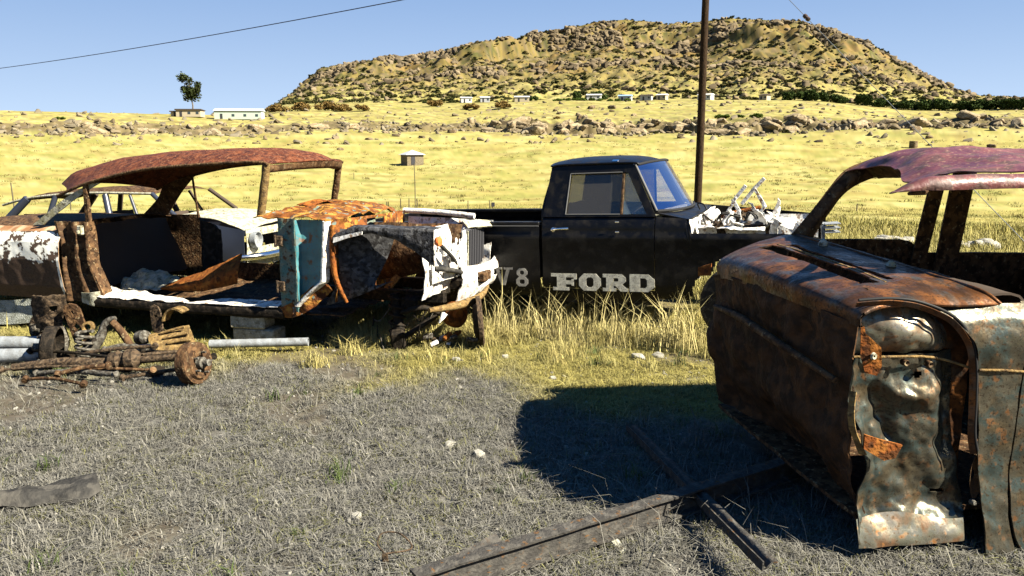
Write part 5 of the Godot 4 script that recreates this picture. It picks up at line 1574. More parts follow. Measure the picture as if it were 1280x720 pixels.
func build_body() -> void:
	var car := thing("stripped_body", "stripped rust-brown car body with crushed maroon roof and bare dented steel side", "car wreck", Vector3(1.38, 0, -3.05), Vector3(0, deg_to_rad(8), 0))
	var m := MB.new()
	# the crushed roof, sagging over the near side
	patch(m, [
		[Vector3(0.74, 1.515, -1.46), Vector3(0.80, 1.555, -1.25), Vector3(0.72, 1.535, -0.95), Vector3(0.60, 1.488, -0.72), Vector3(0.62, 1.535, -0.50)],
		[Vector3(0.90, 1.600, -1.44), Vector3(0.92, 1.632, -1.20), Vector3(0.88, 1.600, -0.90), Vector3(0.78, 1.560, -0.66), Vector3(0.66, 1.545, -0.36)],
		[Vector3(1.15, 1.622, -1.45), Vector3(1.15, 1.652, -1.15), Vector3(1.10, 1.615, -0.85), Vector3(1.05, 1.600, -0.60), Vector3(0.95, 1.545, -0.22)],
		[Vector3(1.60, 1.590, -1.45), Vector3(1.60, 1.630, -1.10), Vector3(1.60, 1.610, -0.80), Vector3(1.60, 1.585, -0.55), Vector3(1.60, 1.525, -0.20)],
		[Vector3(2.20, 1.500, -1.45), Vector3(2.25, 1.550, -1.10), Vector3(2.30, 1.545, -0.80), Vector3(2.25, 1.525, -0.50), Vector3(2.20, 1.470, -0.18)],
		[Vector3(2.75, 1.30, -1.42), Vector3(2.85, 1.33, -1.10), Vector3(2.88, 1.33, -0.80), Vector3(2.85, 1.32, -0.50), Vector3(2.75, 1.28, -0.20)]], 60, 40, 0.006, 0.022, 2.6, 3.0)
	part("roof", m, M.maroon, car, "crushed maroon roof skin with a torn front corner")
	m = MB.new()
	# the torn near roof rail, pointed at its broken end
	sheet(m, func(u: float, v: float):
		var x := lerpf(0.20, 2.6, pow(u, 1.3))
		var grow := smoothstep(0.0, 0.14, u)
		var a := lerpf(-0.4, 3.0, v)
		var c := Vector3(x, 1.468 + 0.022 * grow + 0.012 * sin(x * 2.0) - 0.09 * smoothstep(1.4, 2.6, x), -0.215 - 0.02 * u)
		return c + Vector3(0, sin(a) * 0.042 * grow, cos(a) * 0.05 * (0.2 + 0.8 * grow)), 50, 12, 0.006, 0.008, 5.0)
	part("roof_rail", m, M.maroon, car)
	m = MB.new()
	hose(m, [Vector3(0.62, 1.49, -0.62), Vector3(0.50, 1.465, -0.45), Vector3(0.42, 1.47, -0.32), Vector3(0.30, 1.465, -0.24)], [0.006, 0.014, 0.018, 0.008], 6, 6)
	part("torn_strip", m, M.rust_brown, car)
	# far windscreen pillar and door posts
	m = MB.new()
	patch(m, [[Vector3(0.40, 1.13, -1.47), Vector3(0.555, 1.316, -1.47), Vector3(0.64, 1.43, -1.47), Vector3(0.74, 1.535, -1.47), Vector3(0.92, 1.605, -1.46)], [Vector3(0.47, 1.13, -1.43), Vector3(0.60, 1.29, -1.43), Vector3(0.69, 1.41, -1.43), Vector3(0.80, 1.505, -1.42), Vector3(0.94, 1.56, -1.42)], [Vector3(0.545, 1.12, -1.46), Vector3(0.635, 1.27, -1.46), Vector3(0.72, 1.385, -1.46), Vector3(0.81, 1.45, -1.45), Vector3(0.93, 1.49, -1.45)]], 10, 26, 0.02, 0.008, 5.0)
	part("windscreen_pillar", m, M.rust_brown, car)
	m = MB.new()
	patch(m, [[Vector3(0.93, 1.485, -1.45), Vector3(0.90, 1.50, -1.2), Vector3(0.80, 1.49, -0.9), Vector3(0.64, 1.468, -0.66)], [Vector3(0.80, 1.55, -1.40), Vector3(0.82, 1.56, -1.2), Vector3(0.74, 1.535, -0.9), Vector3(0.62, 1.49, -0.70)]], 6, 18, 0.008, 0.01, 6.0)
	part("windscreen_header", m, M.rust_brown, car)
	m = MB.new()
	sheet(m, func(u: float, v: float): return Vector3(lerpf(1.20, 1.295, u) + 0.06 * v, lerpf(0.98, 1.52, v), -1.49 + 0.05 * v), 4, 10, 0.012)
	part("door_post", m, M.rust_brown, car)
	m = MB.new()
	sheet(m, func(u: float, v: float): return Vector3(lerpf(1.355, 1.50, u) + 0.045 * v, lerpf(0.90, 1.54, v), -1.50 + 0.05 * v), 6, 10, 0.012)
	part("door_post", m, M.rust_brown, car)
	m = MB.new()
	sheet(m, func(u: float, v: float):
		var x := lerpf(0.45, 3.0, u)
		return Vector3(x, lerpf(0.12, tab([[0.45, 1.13], [1.2, 1.115], [1.31, 1.035], [3.0, 1.0]], x), v), -1.53 - 0.03 * sin(v * PI)), 40, 14, 0.02, 0.015, 3.0)
	part("far_side", m, M.rust_brown, car)
	m = MB.new()
	sheet(m, func(u: float, v: float): return Vector3(lerpf(0.05, 3.0, u), 0.16, lerpf(-0.06, -1.5, v)), 16, 10, 0.02, 0.02, 3.0)
	part("floor_pan", m, M.rust_brown, car)
	m = MB.new()
	patch(m, [[Vector3(1.75, 0.25, -0.15), Vector3(1.75, 0.25, -1.4)], [Vector3(1.85, 0.7, -0.15), Vector3(1.85, 0.7, -1.4)], [Vector3(2.0, 0.98, -0.2), Vector3(2.0, 0.98, -1.4)]], 8, 10, 0.1, 0.03, 3.0)
	part("seat_back", m, M.seat_vinyl, car)
	m = MB.new()
	patch(m, [[Vector3(0.50, 1.13, -1.42), Vector3(0.57, 1.09, -0.75), Vector3(0.60, 1.05, -0.1)], [Vector3(0.66, 1.08, -1.42), Vector3(0.74, 1.04, -0.75), Vector3(0.76, 1.02, -0.1)], [Vector3(0.68, 0.78, -1.42), Vector3(0.74, 0.75, -0.75), Vector3(0.76, 0.75, -0.1)]], 10, 18, 0.01, 0.008, 4.0)
	part("dashboard", m, M.seat_vinyl, car)
	# cowl top with its vent slots
	m = MB.new()
	var rows := [
		[Vector3(0.045, 0.90, -1.53), Vector3(-0.035, 0.95, -1.27), Vector3(-0.075, 0.98, -0.85), Vector3(-0.055, 0.975, -0.45), Vector3(-0.015, 0.96, -0.06), Vector3(-0.005, 0.955, -0.03)],
		[Vector3(0.02, 0.985, -1.52), Vector3(-0.035, 1.04, -1.25), Vector3(-0.07, 1.065, -0.85), Vector3(-0.05, 1.055, -0.45), Vector3(-0.01, 1.02, -0.06), Vector3(-0.005, 1.0, -0.02)],
		[Vector3(0.09, 1.05, -1.52), Vector3(0.07, 1.095, -1.25), Vector3(0.06, 1.105, -0.85), Vector3(0.075, 1.088, -0.45), Vector3(0.09, 1.06, -0.08), Vector3(0.09, 1.03, -0.02)],
		[Vector3(0.24, 1.11, -1.52), Vector3(0.25, 1.125, -1.22), Vector3(0.26, 1.118, -0.82), Vector3(0.28, 1.098, -0.42), Vector3(0.28, 1.070, -0.10), Vector3(0.28, 1.035, -0.01)],
		[Vector3(0.44, 1.155, -1.50), Vector3(0.47, 1.140, -1.15), Vector3(0.515, 1.110, -0.75), Vector3(0.535, 1.088, -0.40), Vector3(0.56, 1.066, -0.12), Vector3(0.60, 1.02, -0.045)]]
	sheet(m, func(u: float, v: float):
		var q := []
		for r in rows: q.append(along(r, v))
		return along(q, u), 80, 90, 0.008, 0.012, 3.0, 7.0,
		func(u: float, v: float):
			var t := (v - 0.18) / 0.52
			if t < 0.0 or t > 1.0: return false
			var c := 0.66 - 0.05 * t
			return (absf(u - c) < 0.055) or (absf(u - c - 0.13) < 0.022 and t > 0.04 and t < 0.96))
	part("cowl_top", m, M.patina_rust, car, "rusty cowl top with two long vent slots")
	m = MB.new()
	sheet(m, func(u: float, v: float):
		var a := lerpf(0.0, PI, u)
		return Vector3(0.24 - cos(a) * 0.14, 1.085 - sin(a) * 0.13, lerpf(-1.35, -0.16, v)), 10, 20, 0.004)
	part("vent_trough", m, M.rust_brown, car)
	m = MB.new()
	var edge := []
	for k in 12:
		var v := 0.18 + 0.52 * k / 11.0
		var q := []
		for r in rows: q.append(along(r, v))
		edge.append(along(q, 0.66 - 0.05 * k / 11.0 + 0.082) + Vector3(0, 0.008, 0))
	hose(m, edge, 0.007, 6, 2)
	part("vent_lip", m, M.rust_ochre, car)
	for p in [Vector3(0.43, 1.150, -1.12), Vector3(0.47, 1.108, -0.58)]:
		m = MB.new()
		lathe(m, [[0, 0.026], [0.010, 0.026], [0.022, 0.012], [0.026, 0.0], [0.020, -0.02], [0, -0.02]], disc_on(Vector3(-0.15, 0.9, 0.2), p), 16)
		part("wiper_pivot", m, M.sheet_dirty, car, "pale round wiper pivot on the cowl")
	m = MB.new()
	var wsb := []
	for r in 6: wsb.append(rows[4][r] + Vector3(0.01, 0.008, 0))
	hose(m, wsb, 0.009, 6, 6)
	part("windscreen_lip", m, M.patina_rust, car)
	# firewall, dark and uneven
	m = MB.new()
	sheet(m, func(u: float, v: float):
		var z := lerpf(-0.05, -1.53, u)
		var top := tab([[-1.53, 0.93], [-1.25, 0.98], [-0.85, 1.0], [-0.45, 1.0], [-0.05, 0.97]], z)
		var y := lerpf(0.08 + 0.10 * u, top, v)
		var x := -0.005 - 0.05 * sin(u * PI) * smoothstep(0.5, 0.95, v) + 0.22 * smoothstep(0.45, 0.0, v) * (0.3 + 0.7 * sin(u * PI))
		return Vector3(x + 0.02 * (1.0 - v), y, z), 50, 36, 0.008, 0.05, 3.2, 4.0)
	part("firewall", m, M.rust_dark, car)
	m = MB.new()
	hose(m, [Vector3(-0.05, 0.72, -0.10), Vector3(-0.09, 0.78, -0.6), Vector3(-0.08, 0.80, -1.0), Vector3(-0.02, 0.76, -1.45)], [0.014, 0.02, 0.02, 0.012], 7, 8)
	part("firewall_ridge", m, M.rust_brown, car)
	m = MB.new()
	patch(m, [[Vector3(-0.02, 1.0, -1.52), Vector3(-0.08, 0.97, -1.57)], [Vector3(-0.02, 0.93, -1.52), Vector3(-0.08, 0.92, -1.57)]], 4, 4, 0.008, 0.01, 8.0)
	part("hinge_tab", m, M.rust_orange, car)
	# near cowl side: dented pocket, kick panel, bare steel foot
	m = MB.new()
	sheet(m, func(u: float, v: float):
		var y := lerpf(0.835, 1.035, v)
		var x := lerpf(-0.01, 0.455 - 0.16 * v * v, u)
		var b := sin(u * PI) * sin(pow(v, 0.8) * PI * 0.8 + 0.3)
		return Vector3(x, y, -0.085 + 0.085 * b - 0.03 * smoothstep(0.75, 1.0, u) - 0.03 * v), 36, 24, 0.006, 0.018, 5.0, 2.0)
	part("cowl_pocket", m, M.patina, car)
	m = MB.new()
	sheet(m, func(u: float, v: float):
		var y := lerpf(0.06, 0.828, v)
		var x0 := tab([[0.06, 0.03], [0.2, 0.04], [0.36, 0.065], [0.5, 0.035], [0.65, -0.03], [0.83, -0.01]], y)
		var x1 := tab([[0.06, 0.60], [0.12, 0.56], [0.30, 0.50], [0.5, 0.475], [0.83, 0.462]], y)
		var x := lerpf(x0, x1, u)
		var z := -0.055 + 0.045 * exp(-pow((y - 0.66) / 0.05, 2.0)) * exp(-pow((x - 0.28) / 0.11, 2.0))
		z -= 0.045 * exp(-pow((x - 0.13 - (0.62 - y) * 0.35) / 0.035, 2.0)) * smoothstep(0.42, 0.5, y) * smoothstep(0.74, 0.66, y)
		z -= 0.045 * smoothstep(0.76, 0.93, u) * smoothstep(0.36, 0.46, y)
		z += 0.06 * smoothstep(0.22, 0.05, y)
		z += 0.03 * smoothstep(0.12, 0.0, u)
		return Vector3(x, y, z), 64, 96, 0.006, 0.026, 5.0, 1.0,
		func(u: float, v: float):
			var y := lerpf(0.06, 0.828, v)
			if Vector2((u - 0.62) / 0.035, (y - 0.745) / 0.014).length() < 1.0: return true
			if absf(u - 0.78) < 0.06 and absf(y - 0.235) < 0.010: return true
			return u > 0.83 and y < 0.20 - (1.0 - u) * 0.9)
	part("kick_panel", m, M.patina_dark, car, "bare dented steel kick panel with a drilled hole")
	m = MB.new()
	sheet(m, func(u: float, v: float):
		var y := lerpf(0.045, 0.155 + 0.02 * sin(u * 5.0), v)
		return Vector3(lerpf(0.028, 0.50, u), y, 0.012 + 0.055 * smoothstep(0.22, 0.05, y) - 0.055 + 0.018), 30, 10, 0.004, 0.012, 5.0, 1.0)
	part("foot_plate", m, M.patina, car)
	m = MB.new()
	sheet(m, func(u: float, v: float): return Vector3(lerpf(0.26, 0.54, u), lerpf(0.18, 1.02, v), -0.105 - 0.02 * sin(u * PI)), 14, 30, 0.006, 0.02, 5.0, 8.0)
	part("inner_pillar", m, M.patina_rust, car)
	m = MB.new()
	hose(m, [Vector3(-0.02, 0.835, -0.035), Vector3(0.12, 0.832, -0.025), Vector3(0.28, 0.826, -0.028), Vector3(0.40, 0.80, -0.06), Vector3(0.48, 0.775, -0.01)], 0.006, 6, 8)
	part("seam", m, M.rust_ochre, car)
	for p in [[0.20, 0.805], [0.305, 0.795]]:
		m = MB.new()
		lathe(m, [[0.004, 0.004], [0.011, 0.008], [0.014, 0.0], [0.014, -0.02]], disc_on(Vector3(0, 0, 1), Vector3(p[0], p[1], -0.022)), 14)
		part("spot_weld", m, M.rust_brown, car)
	m = MB.new()
	patch(m, [[Vector3(-0.03, 0.70, -0.02), Vector3(-0.045, 0.60, 0.0), Vector3(-0.02, 0.52, 0.0), Vector3(0.02, 0.44, -0.01)], [Vector3(-0.015, 0.70, 0.0), Vector3(-0.028, 0.60, 0.02), Vector3(-0.005, 0.52, 0.02), Vector3(0.045, 0.44, 0.005)]], 3, 16, 0.006, 0.006, 12.0)
	part("torn_flange", m, M.rust_ochre, car)
	m = MB.new()
	prism(m, PackedVector2Array([Vector2(0.0, 0.11), Vector2(-0.005, 0.135), Vector2(-0.018, 0.13), Vector2(-0.015, 0.075), Vector2(-0.012, 0.02), Vector2(0.01, -0.05), Vector2(0.055, -0.06), Vector2(0.07, -0.02), Vector2(0.062, 0.055)]), Transform3D(Basis(Vector3.UP, -0.3), Vector3(0.0, 0.83, 0.0)), 0.006)
	var tab1 := part("bracket", m, M.rust_orange, car)
	m = MB.new()
	lathe(m, [[0.005, 0.006], [0.012, 0.009], [0.015, 0.0]], disc_on(Vector3(0.3, 0, 0.95), Vector3(0.03, 0.85, 0.018)), 12)
	part("bolt", m, M.sheet_dirty, tab1)
	m = MB.new()
	prism(m, PackedVector2Array([Vector2(0.0, 0.055), Vector2(0.06, 0.035), Vector2(0.155, 0.01), Vector2(0.13, -0.045), Vector2(0.085, -0.055), Vector2(0.0, -0.005)]), Transform3D(Basis(Vector3.UP, -0.12), Vector3(0.02, 0.475, 0.012)), 0.012)
	part("bracket", m, M.rust_orange, car)
	# bead and outer skin
	var bead := [Vector3(-0.03, 1.055, -0.03), Vector3(0.10, 1.062, -0.015), Vector3(0.22, 1.045, 0.0), Vector3(0.36, 0.985, 0.005), Vector3(0.445, 0.89, 0.008), Vector3(0.475, 0.79, 0.008), Vector3(0.49, 0.65, 0.008), Vector3(0.50, 0.50, 0.008), Vector3(0.52, 0.42, 0.008)]
	m = MB.new()
	sheet(m, func(u: float, v: float):
		var p: Vector3 = along(bead, u)
		var q: Vector3 = along(bead, minf(u + 0.02, 1.0)) - along(bead, maxf(u - 0.02, 0.0))
		var n := Vector3(-q.y, q.x, 0).normalized()
		return p - n * lerpf(-0.004, 0.016, v) + Vector3(0, 0, 0.006 - 0.012 * v), 60, 4, 0.005, 0.003, 9.0)
	part("wing_flange", m, M.patina_rust, car)
	m = MB.new()
	var groove := []
	for p in bead: groove.append(p + Vector3(0.014, 0.008, -0.004))
	hose(m, groove, 0.007, 6, 6)
	part("rubber_welt", m, M.rib_dark, car)
	m = MB.new()
	sheet(m, func(u: float, v: float):
		var y := lerpf(0.005, 1.03, v)
		var x0: float = tab([[0.0, 0.57], [0.15, 0.565], [0.42, 0.535], [0.5, 0.53], [0.65, 0.515], [0.79, 0.50], [0.89, 0.468], [0.985, 0.375], [1.03, 0.27]], y)
		var x1 := tab([[0.0, 0.70], [0.15, 0.674], [0.35, 0.678], [0.74, 0.694], [1.03, 0.72]], y)
		var z := tab([[0.0, 0.075], [0.12, 0.05], [0.32, 0.012], [0.77, 0.005], [0.80, 0.012], [0.86, 0.022], [0.92, 0.014], [0.98, -0.004], [1.03, -0.05]], y)
		return Vector3(lerpf(x0, x1, u), y, z), 20, 70, 0.006, 0.010, 5.0, 6.0)
	part("cowl_side", m, M.patina_dark, car)
	m = MB.new()
	hose(m, [Vector3(0.50, 0.772, 0.010), Vector3(0.60, 0.768, 0.012), Vector3(0.70, 0.758, 0.012)], 0.006, 6, 5)
	part("swage_seam", m, M.rust_ochre, car)
	m = MB.new()
	sheet(m, func(u: float, v: float):
		var a := u * TAU
		var rr := lerpf(0.2, 1.0, v)
		return Vector3(0.545 + 0.028 * cos(a) * rr, 0.315 + 0.10 * sin(a) * rr, -0.02 + 0.022 * v), 20, 5, 0.0, 0.004, 8.0)
	part("access_cover", m, M.rust_brown, car)
	m = MB.new()
	lathe(m, [[0, 0.022], [0.008, 0.022], [0.013, 0.012], [0.013, 0.0]], disc_on(Vector3(0, 0, 1), Vector3(0.535, 0.205, 0.0)), 10)
	part("bolt", m, M.iron_grey, car)
	# near door
	m = MB.new()
	sheet(m, func(u: float, v: float):
		var y := lerpf(0.01, 1.03, v)
		var x0 := tab([[0.01, 0.73], [0.06, 0.705], [0.15, 0.686], [0.35, 0.690], [0.74, 0.706], [1.03, 0.732]], y)
		var z := tab([[0.0, 0.075], [0.12, 0.05], [0.32, 0.012], [0.77, 0.005], [0.80, 0.012], [0.86, 0.024], [0.92, 0.012], [0.98, -0.03], [1.03, -0.085]], y)
		return Vector3(lerpf(x0, 1.85, u), y, z), 60, 50, 0.01, 0.010, 3.0, 2.0)
	part("door", m, M.patina_dark, car)
	m = MB.new()
	sheet(m, func(u: float, v: float): return Vector3(lerpf(1.86, 3.1, u), lerpf(0.15, 1.02, v), tab([[0, -0.03], [0.5, 0.01], [0.85, 0.02], [1, -0.08]], v)), 24, 20, 0.01, 0.012, 3.0, 5.0)
	part("rear_quarter", m, M.patina_rust, car)
	m = MB.new()
	sheet(m, func(u: float, v: float): return Vector3(3.1, lerpf(0.15, 1.0, v), lerpf(-0.03, -1.5, u)), 10, 10, 0.01)
	part("tail_panel", m, M.rust_brown, car)
	m = MB.new()
	sheet(m, func(u: float, v: float): return Vector3(lerpf(2.3, 3.1, u), lerpf(1.03, 1.0, u), lerpf(-0.08, -1.5, v)), 10, 10, 0.01)
	part("rear_deck", m, M.maroon, car)
	for z in [-0.14, -1.42]:
		m = MB.new()
		tube(m, [Vector3(2.45, 1.02, z), Vector3(2.62, 1.36, z - 0.03 * signf(z + 0.8))], 0.04, 7)
		part("rear_pillar", m, M.maroon, car)
	for x in [0.35, 2.5]:
		m = MB.new()
		box(m, Vector3(x, 0.09, -0.90), Vector3(0.14, 0.14, 0.9), 0.02)
		part("body_mount", m, M.rust_brown, car)

func build_vehicles() -> void:
	build_truck()
	build_third()
	build_sedan()
	build_body()

func lone(called: String, m: MB, mat: String, label: String, category: String, at := Vector3.ZERO, turn := Vector3.ZERO, group := "") -> MeshInstance3D:
	var o := put(called, m.mesh(), M[mat])
	o.position = at
	o.rotation = turn
	meta(o, label, category, group)
	return o

func build_yard() -> void:
	var m: MB
	# blocks under the sedan
	for b in [[Vector3(-2.20, 0.060, -6.80), Vector3(0.40, 0.125, 0.20), -0.26, "lower concrete block under the rusted sedan's sill"], [Vector3(-2.25, 0.185, -6.79), Vector3(0.32, 0.115, 0.20), -0.20, "upper concrete block carrying the rusted sedan's sill"]]:
		m = MB.new()
		box(m, Vector3.ZERO, b[1], 0.012)
		lone("concrete_block", m, "concrete", b[3], "block", b[0], Vector3(0, b[2], 0))
	# board
	m = MB.new()
	sheet(m, func(u: float, v: float): return Vector3(lerpf(-0.75, 0.45, u), lerpf(-0.115, 0.115, v) + 0.01 * sin(u * 7.0), 0.012), 24, 6, 0.03, 0.004, 6.0)
	lone("grey_board", m, "board_grey", "weathered grey board leaning under the sedan's flaking rear quarter", "board", Vector3(-4.78, 0.125, -7.45), Vector3(-0.25, -0.28, 0.10))
	# pipes
	for p in [[Vector3(-2.50, 0.055, -6.44), Vector3(-1.70, 0.06, -6.50), 0.036, "grey steel pipe lying before the concrete blocks"], [Vector3(-4.75, 0.10, -6.30), Vector3(-3.82, 0.09, -6.34), 0.055, "upper of two grey pipes lying left of the scrap pile"], [Vector3(-4.55, 0.065, -5.98), Vector3(-3.66, 0.065, -6.05), 0.055, "lower of two grey pipes lying left of the scrap pile"], [Vector3(-3.10, 0.05, -6.30), Vector3(-2.86, 0.05, -6.28), 0.045, "short grey pipe end in the middle of the scrap pile"]]:
		m = MB.new()
		var d: Vector3 = p[1] - p[0]
		lathe(m, [[p[2] * 0.82, 0.0], [p[2], 0.0], [p[2], d.length()], [p[2] * 0.82, d.length()], [p[2] * 0.82, 0.0]], disc_on(d, Vector3.ZERO), 18)
		lone("steel_pipe", m, "galvanised", p[3], "pipe", p[0])
	# brake drums with hubs
	var t := thing("wheel_hub", "brake drum with studded hub facing out of the scrap pile", "car part", Vector3(-3.92, 0.17, -6.55))
	brake_drum(t, Vector3.ZERO, Vector3(-0.25, 0.15, 1.0), 0.135, "rust_iron")
	t = thing("wheel_hub", "dark brake drum standing on edge beside the coil spring", "car part", Vector3(-3.52, 0.155, -5.93))
	brake_drum(t, Vector3.ZERO, Vector3(-1.0, 0.1, 0.25), 0.165, "grease")
	t = thing("wheel_hub", "large brown brake drum at the end of the scrap axle", "car part", Vector3(-2.24, 0.155, -5.48))
	brake_drum(t, Vector3.ZERO, Vector3(1.0, 0.12, 0.30), 0.15, "rust_brown")
	t = thing("wheel_disc", "thin dark wheel disc standing on edge beneath the sedan's white front", "car part", Vector3(-0.27, 0.21, -6.62), Vector3(0, 0.18, 0))
	m = MB.new()
	lathe(m, [[0.13, 0.02], [0.19, 0.022], [0.215, 0.01], [0.215, -0.02], [0.13, -0.012], [0.13, 0.02]], disc_on(Vector3(1, 0.08, 0.1), Vector3.ZERO), 28)
	part("rim", m, M.rust_iron, t)
	m = MB.new()
	lathe(m, [[0, -0.03], [0.06, -0.03], [0.10, -0.06], [0.14, -0.05], [0.16, -0.02], [0.14, 0.0], [0, 0.0]], disc_on(Vector3(1, 0.08, 0.1), Vector3.ZERO), 24)
	part("drum", m, M.grease, t)
	# spring
	m = MB.new()
	coil(m, Vector3.ZERO, 0.06, 0.013, 5.0, 0.24, Vector3(0.05, 1, -0.1))
	lone("coil_spring", m, "iron_grey", "upright coil spring in the scrap pile beside a brake drum", "car part", Vector3(-3.30, 0.03, -5.98))
	# suspension upright: plates with holes
	t = thing("suspension_upright", "brown suspension upright of two drilled plates standing in the scrap pile", "car part", Vector3(-3.62, 0.0, -6.30))
	m = MB.new()
	sheet(m, func(u: float, v: float):
		var y := lerpf(0.22, 0.50, v)
		var w := 0.14 - 0.05 * absf(v - 0.7)
		return Vector3(-0.06 + lerpf(-w, w, u) - 0.06 * (1 - v), y, 0.04 * sin(u * PI) + 0.05 * v), 20, 20, 0.02, 0.02, 8.0, 0.0, func(u: float, v: float): return Vector2((u - 0.70) * 0.26, (v - 0.62) * 0.28).length() < 0.028)
	part("bracket_plate", m, M.rust_iron, t)
	m = MB.new()
	sheet(m, func(u: float, v: float):
		var y := lerpf(0.10, 0.44, v)
		var w := 0.062 * sqrt(maxf(0.0, 1.0 - pow(absf(2 * v - 1), 6.0))) + 0.006
		return Vector3(0.14 + lerpf(-w, w, u) - 0.02 * v + 0.06 * (1 - v), y, 0.09), 14, 30, 0.022, 0.006, 8.0, 0.0,
		func(u: float, v: float): return Vector2((u - 0.5) * 0.12, (v - 0.80) * 0.34).length() < 0.014 or Vector2((u - 0.5) * 0.12, (v - 0.45) * 0.34).length() < 0.024 or Vector2((u - 0.5) * 0.12, (v - 0.15) * 0.34).length() < 0.014)
	part("link_plate", m, M.rust_brown, t)
	m = MB.new()
	lathe(m, [[0.026, 0.03], [0.042, 0.03], [0.042, -0.03], [0.026, -0.03], [0.026, 0.03]], disc_on(Vector3(0.2, 0.1, 1), Vector3(0.27, 0.26, 0.12)), 18)
	part("bush_ring", m, M.rust_ochre, t)
	m = MB.new()
	hose(m, [Vector3(-0.02, 0.02, 0.10), Vector3(0.02, 0.12, 0.10), Vector3(0.0, 0.24, 0.06)], [0.05, 0.07, 0.05], 9, 5)
	part("stub", m, M.iron_grey, t)
	# steering knuckle
	t = thing("steering_knuckle", "pale grey steering knuckle and rod leaning in the scrap pile", "car part", Vector3(-3.22, 0.0, -6.12))
	m = MB.new()
	hose(m, [Vector3(-0.16, 0.05, 0.08), Vector3(-0.08, 0.10, 0.05), Vector3(0.0, 0.20, 0.02), Vector3(0.05, 0.31, 0.0), Vector3(0.12, 0.34, 0.0)], [0.05, 0.055, 0.04, 0.03, 0.02], 9, 6)
	part("arm", m, M.iron_grey, t)
	m = MB.new()
	hose(m, [Vector3(0.10, 0.32, 0.02), Vector3(0.18, 0.22, 0.02), Vector3(0.26, 0.08, 0.04)], [0.028, 0.032, 0.03], 8, 5)
	part("damper", m, M.rust_brown, t)
	# control arm, ochre
	t = thing("control_arm", "ochre rusted control arm with ribbed plate and upright lug in the scrap pile", "car part", Vector3(-2.70, 0.0, -6.22), Vector3(0, -0.15, 0))
	m = MB.new()
	patch(m, [[Vector3(-0.17, 0.20, 0.06), Vector3(-0.05, 0.22, -0.02), Vector3(0.10, 0.26, -0.06)], [Vector3(-0.14, 0.16, 0.12), Vector3(0.04, 0.16, 0.08), Vector3(0.18, 0.18, 0.02)], [Vector3(-0.06, 0.10, 0.16), Vector3(0.12, 0.08, 0.14), Vector3(0.26, 0.08, 0.10)]], 18, 22, 0.016, 0.012, 9.0)
	part("plate", m, M.rust_ochre, t)
	for k in 3:
		m = MB.new()
		hose(m, [Vector3(-0.08 + k * 0.05, 0.205 - k * 0.03, 0.05 + k * 0.035), Vector3(0.02 + k * 0.05, 0.235 - k * 0.035, 0.02 + k * 0.035), Vector3(0.10 + k * 0.045, 0.255 - k * 0.045, 0.0 + k * 0.035)], 0.012, 6, 5)
		part("rib", m, M.rust_ochre, t)
	m = MB.new()
	sheet(m, func(u: float, v: float):
		var w := 0.040 * sqrt(maxf(0.0, 1.0 - pow(absf(2 * v - 1), 5.0))) + 0.004
		return Vector3(-0.11 + lerpf(-w, w, u) - 0.02 * v, lerpf(0.19, 0.43, v), 0.03), 12, 24, 0.018, 0.005, 9.0, 0.0, func(u: float, v: float): return Vector2((u - 0.5) * 0.08, (v - 0.62) * 0.24).length() < 0.012)
	part("lug", m, M.rust_iron, t)
	m = MB.new()
	sheet(m, func(u: float, v: float):
		var a := lerpf(2.9, 0.9, u)
		return Vector3(0.05 + cos(a) * 0.10, 0.27 + sin(a) * 0.13, lerpf(-0.05, 0.05, v)), 16, 4, 0.014, 0.006, 9.0)
	part("spring_cup", m, M.rust_ochre, t)
	m = MB.new()
	lathe(m, [[0, 0.06], [0.04, 0.06], [0.055, 0.03], [0.055, -0.04], [0.03, -0.06], [0, -0.06]], disc_on(Vector3(1, 0.2, 0.3), Vector3(-0.23, 0.17, 0.06)), 18)
	part("ball_joint", m, M.iron_grey, t)
	# axle tube with a bulge, rods
	t = thing("axle_tube", "rusty axle tube with a round housing lying along the scrap pile", "car part", Vector3(-3.1, 0.09, -5.72), Vector3(0, 0.12, 0.03))
	m = MB.new()
	hose(m, [Vector3(-0.55, 0.0, 0.0), Vector3(-0.2, 0.02, 0), Vector3(0.15, 0.0, 0), Vector3(0.85, 0.03, 0.05)], [0.028, 0.035, 0.032, 0.022], 9, 6)
	part("tube", m, M.rust_iron, t)
	m = MB.new()
	lathe(m, [[0.03, -0.12], [0.06, -0.09], [0.075, -0.03], [0.055, -0.015], [0.055, 0.015], [0.075, 0.03], [0.075, 0.09], [0.03, 0.14]], disc_on(Vector3(1, 0.05, 0.05), Vector3(0.22, 0.01, 0)), 20)
	part("housing", m, M.rust_iron, t)
	var r := RandomNumberGenerator.new()
	r.seed = 77
	for k in 13:
		m = MB.new()
		var a := r.randf_range(-0.35, 0.35)
		var l := r.randf_range(0.12, 0.42)
		var d := Vector3(cos(a), r.randf_range(-0.03, 0.12), sin(a)) * l
		hose(m, [-d, Vector3(0, r.randf_range(0.0, 0.03), 0), d], r.randf_range(0.009, 0.02), 7, 3)
		for e in [-d, d]: lathe(m, [[0, 0.02], [0.024, 0.018], [0.024, -0.018], [0, -0.02]], disc_on(Vector3(r.randfn(), 0.3, r.randfn()), e), 10)
		lone("tie_rod", m, ["rust_iron", "rust_brown", "iron_grey", "grease"][k % 4], "rusty steel rod with rounded ends lying in the scrap pile", "rod", Vector3(r.randf_range(-3.6, -2.3), 0.05 + 0.012 * k * 0.5, r.randf_range(-6.1, -5.35)), Vector3.ZERO, "steel rods of the scrap pile")
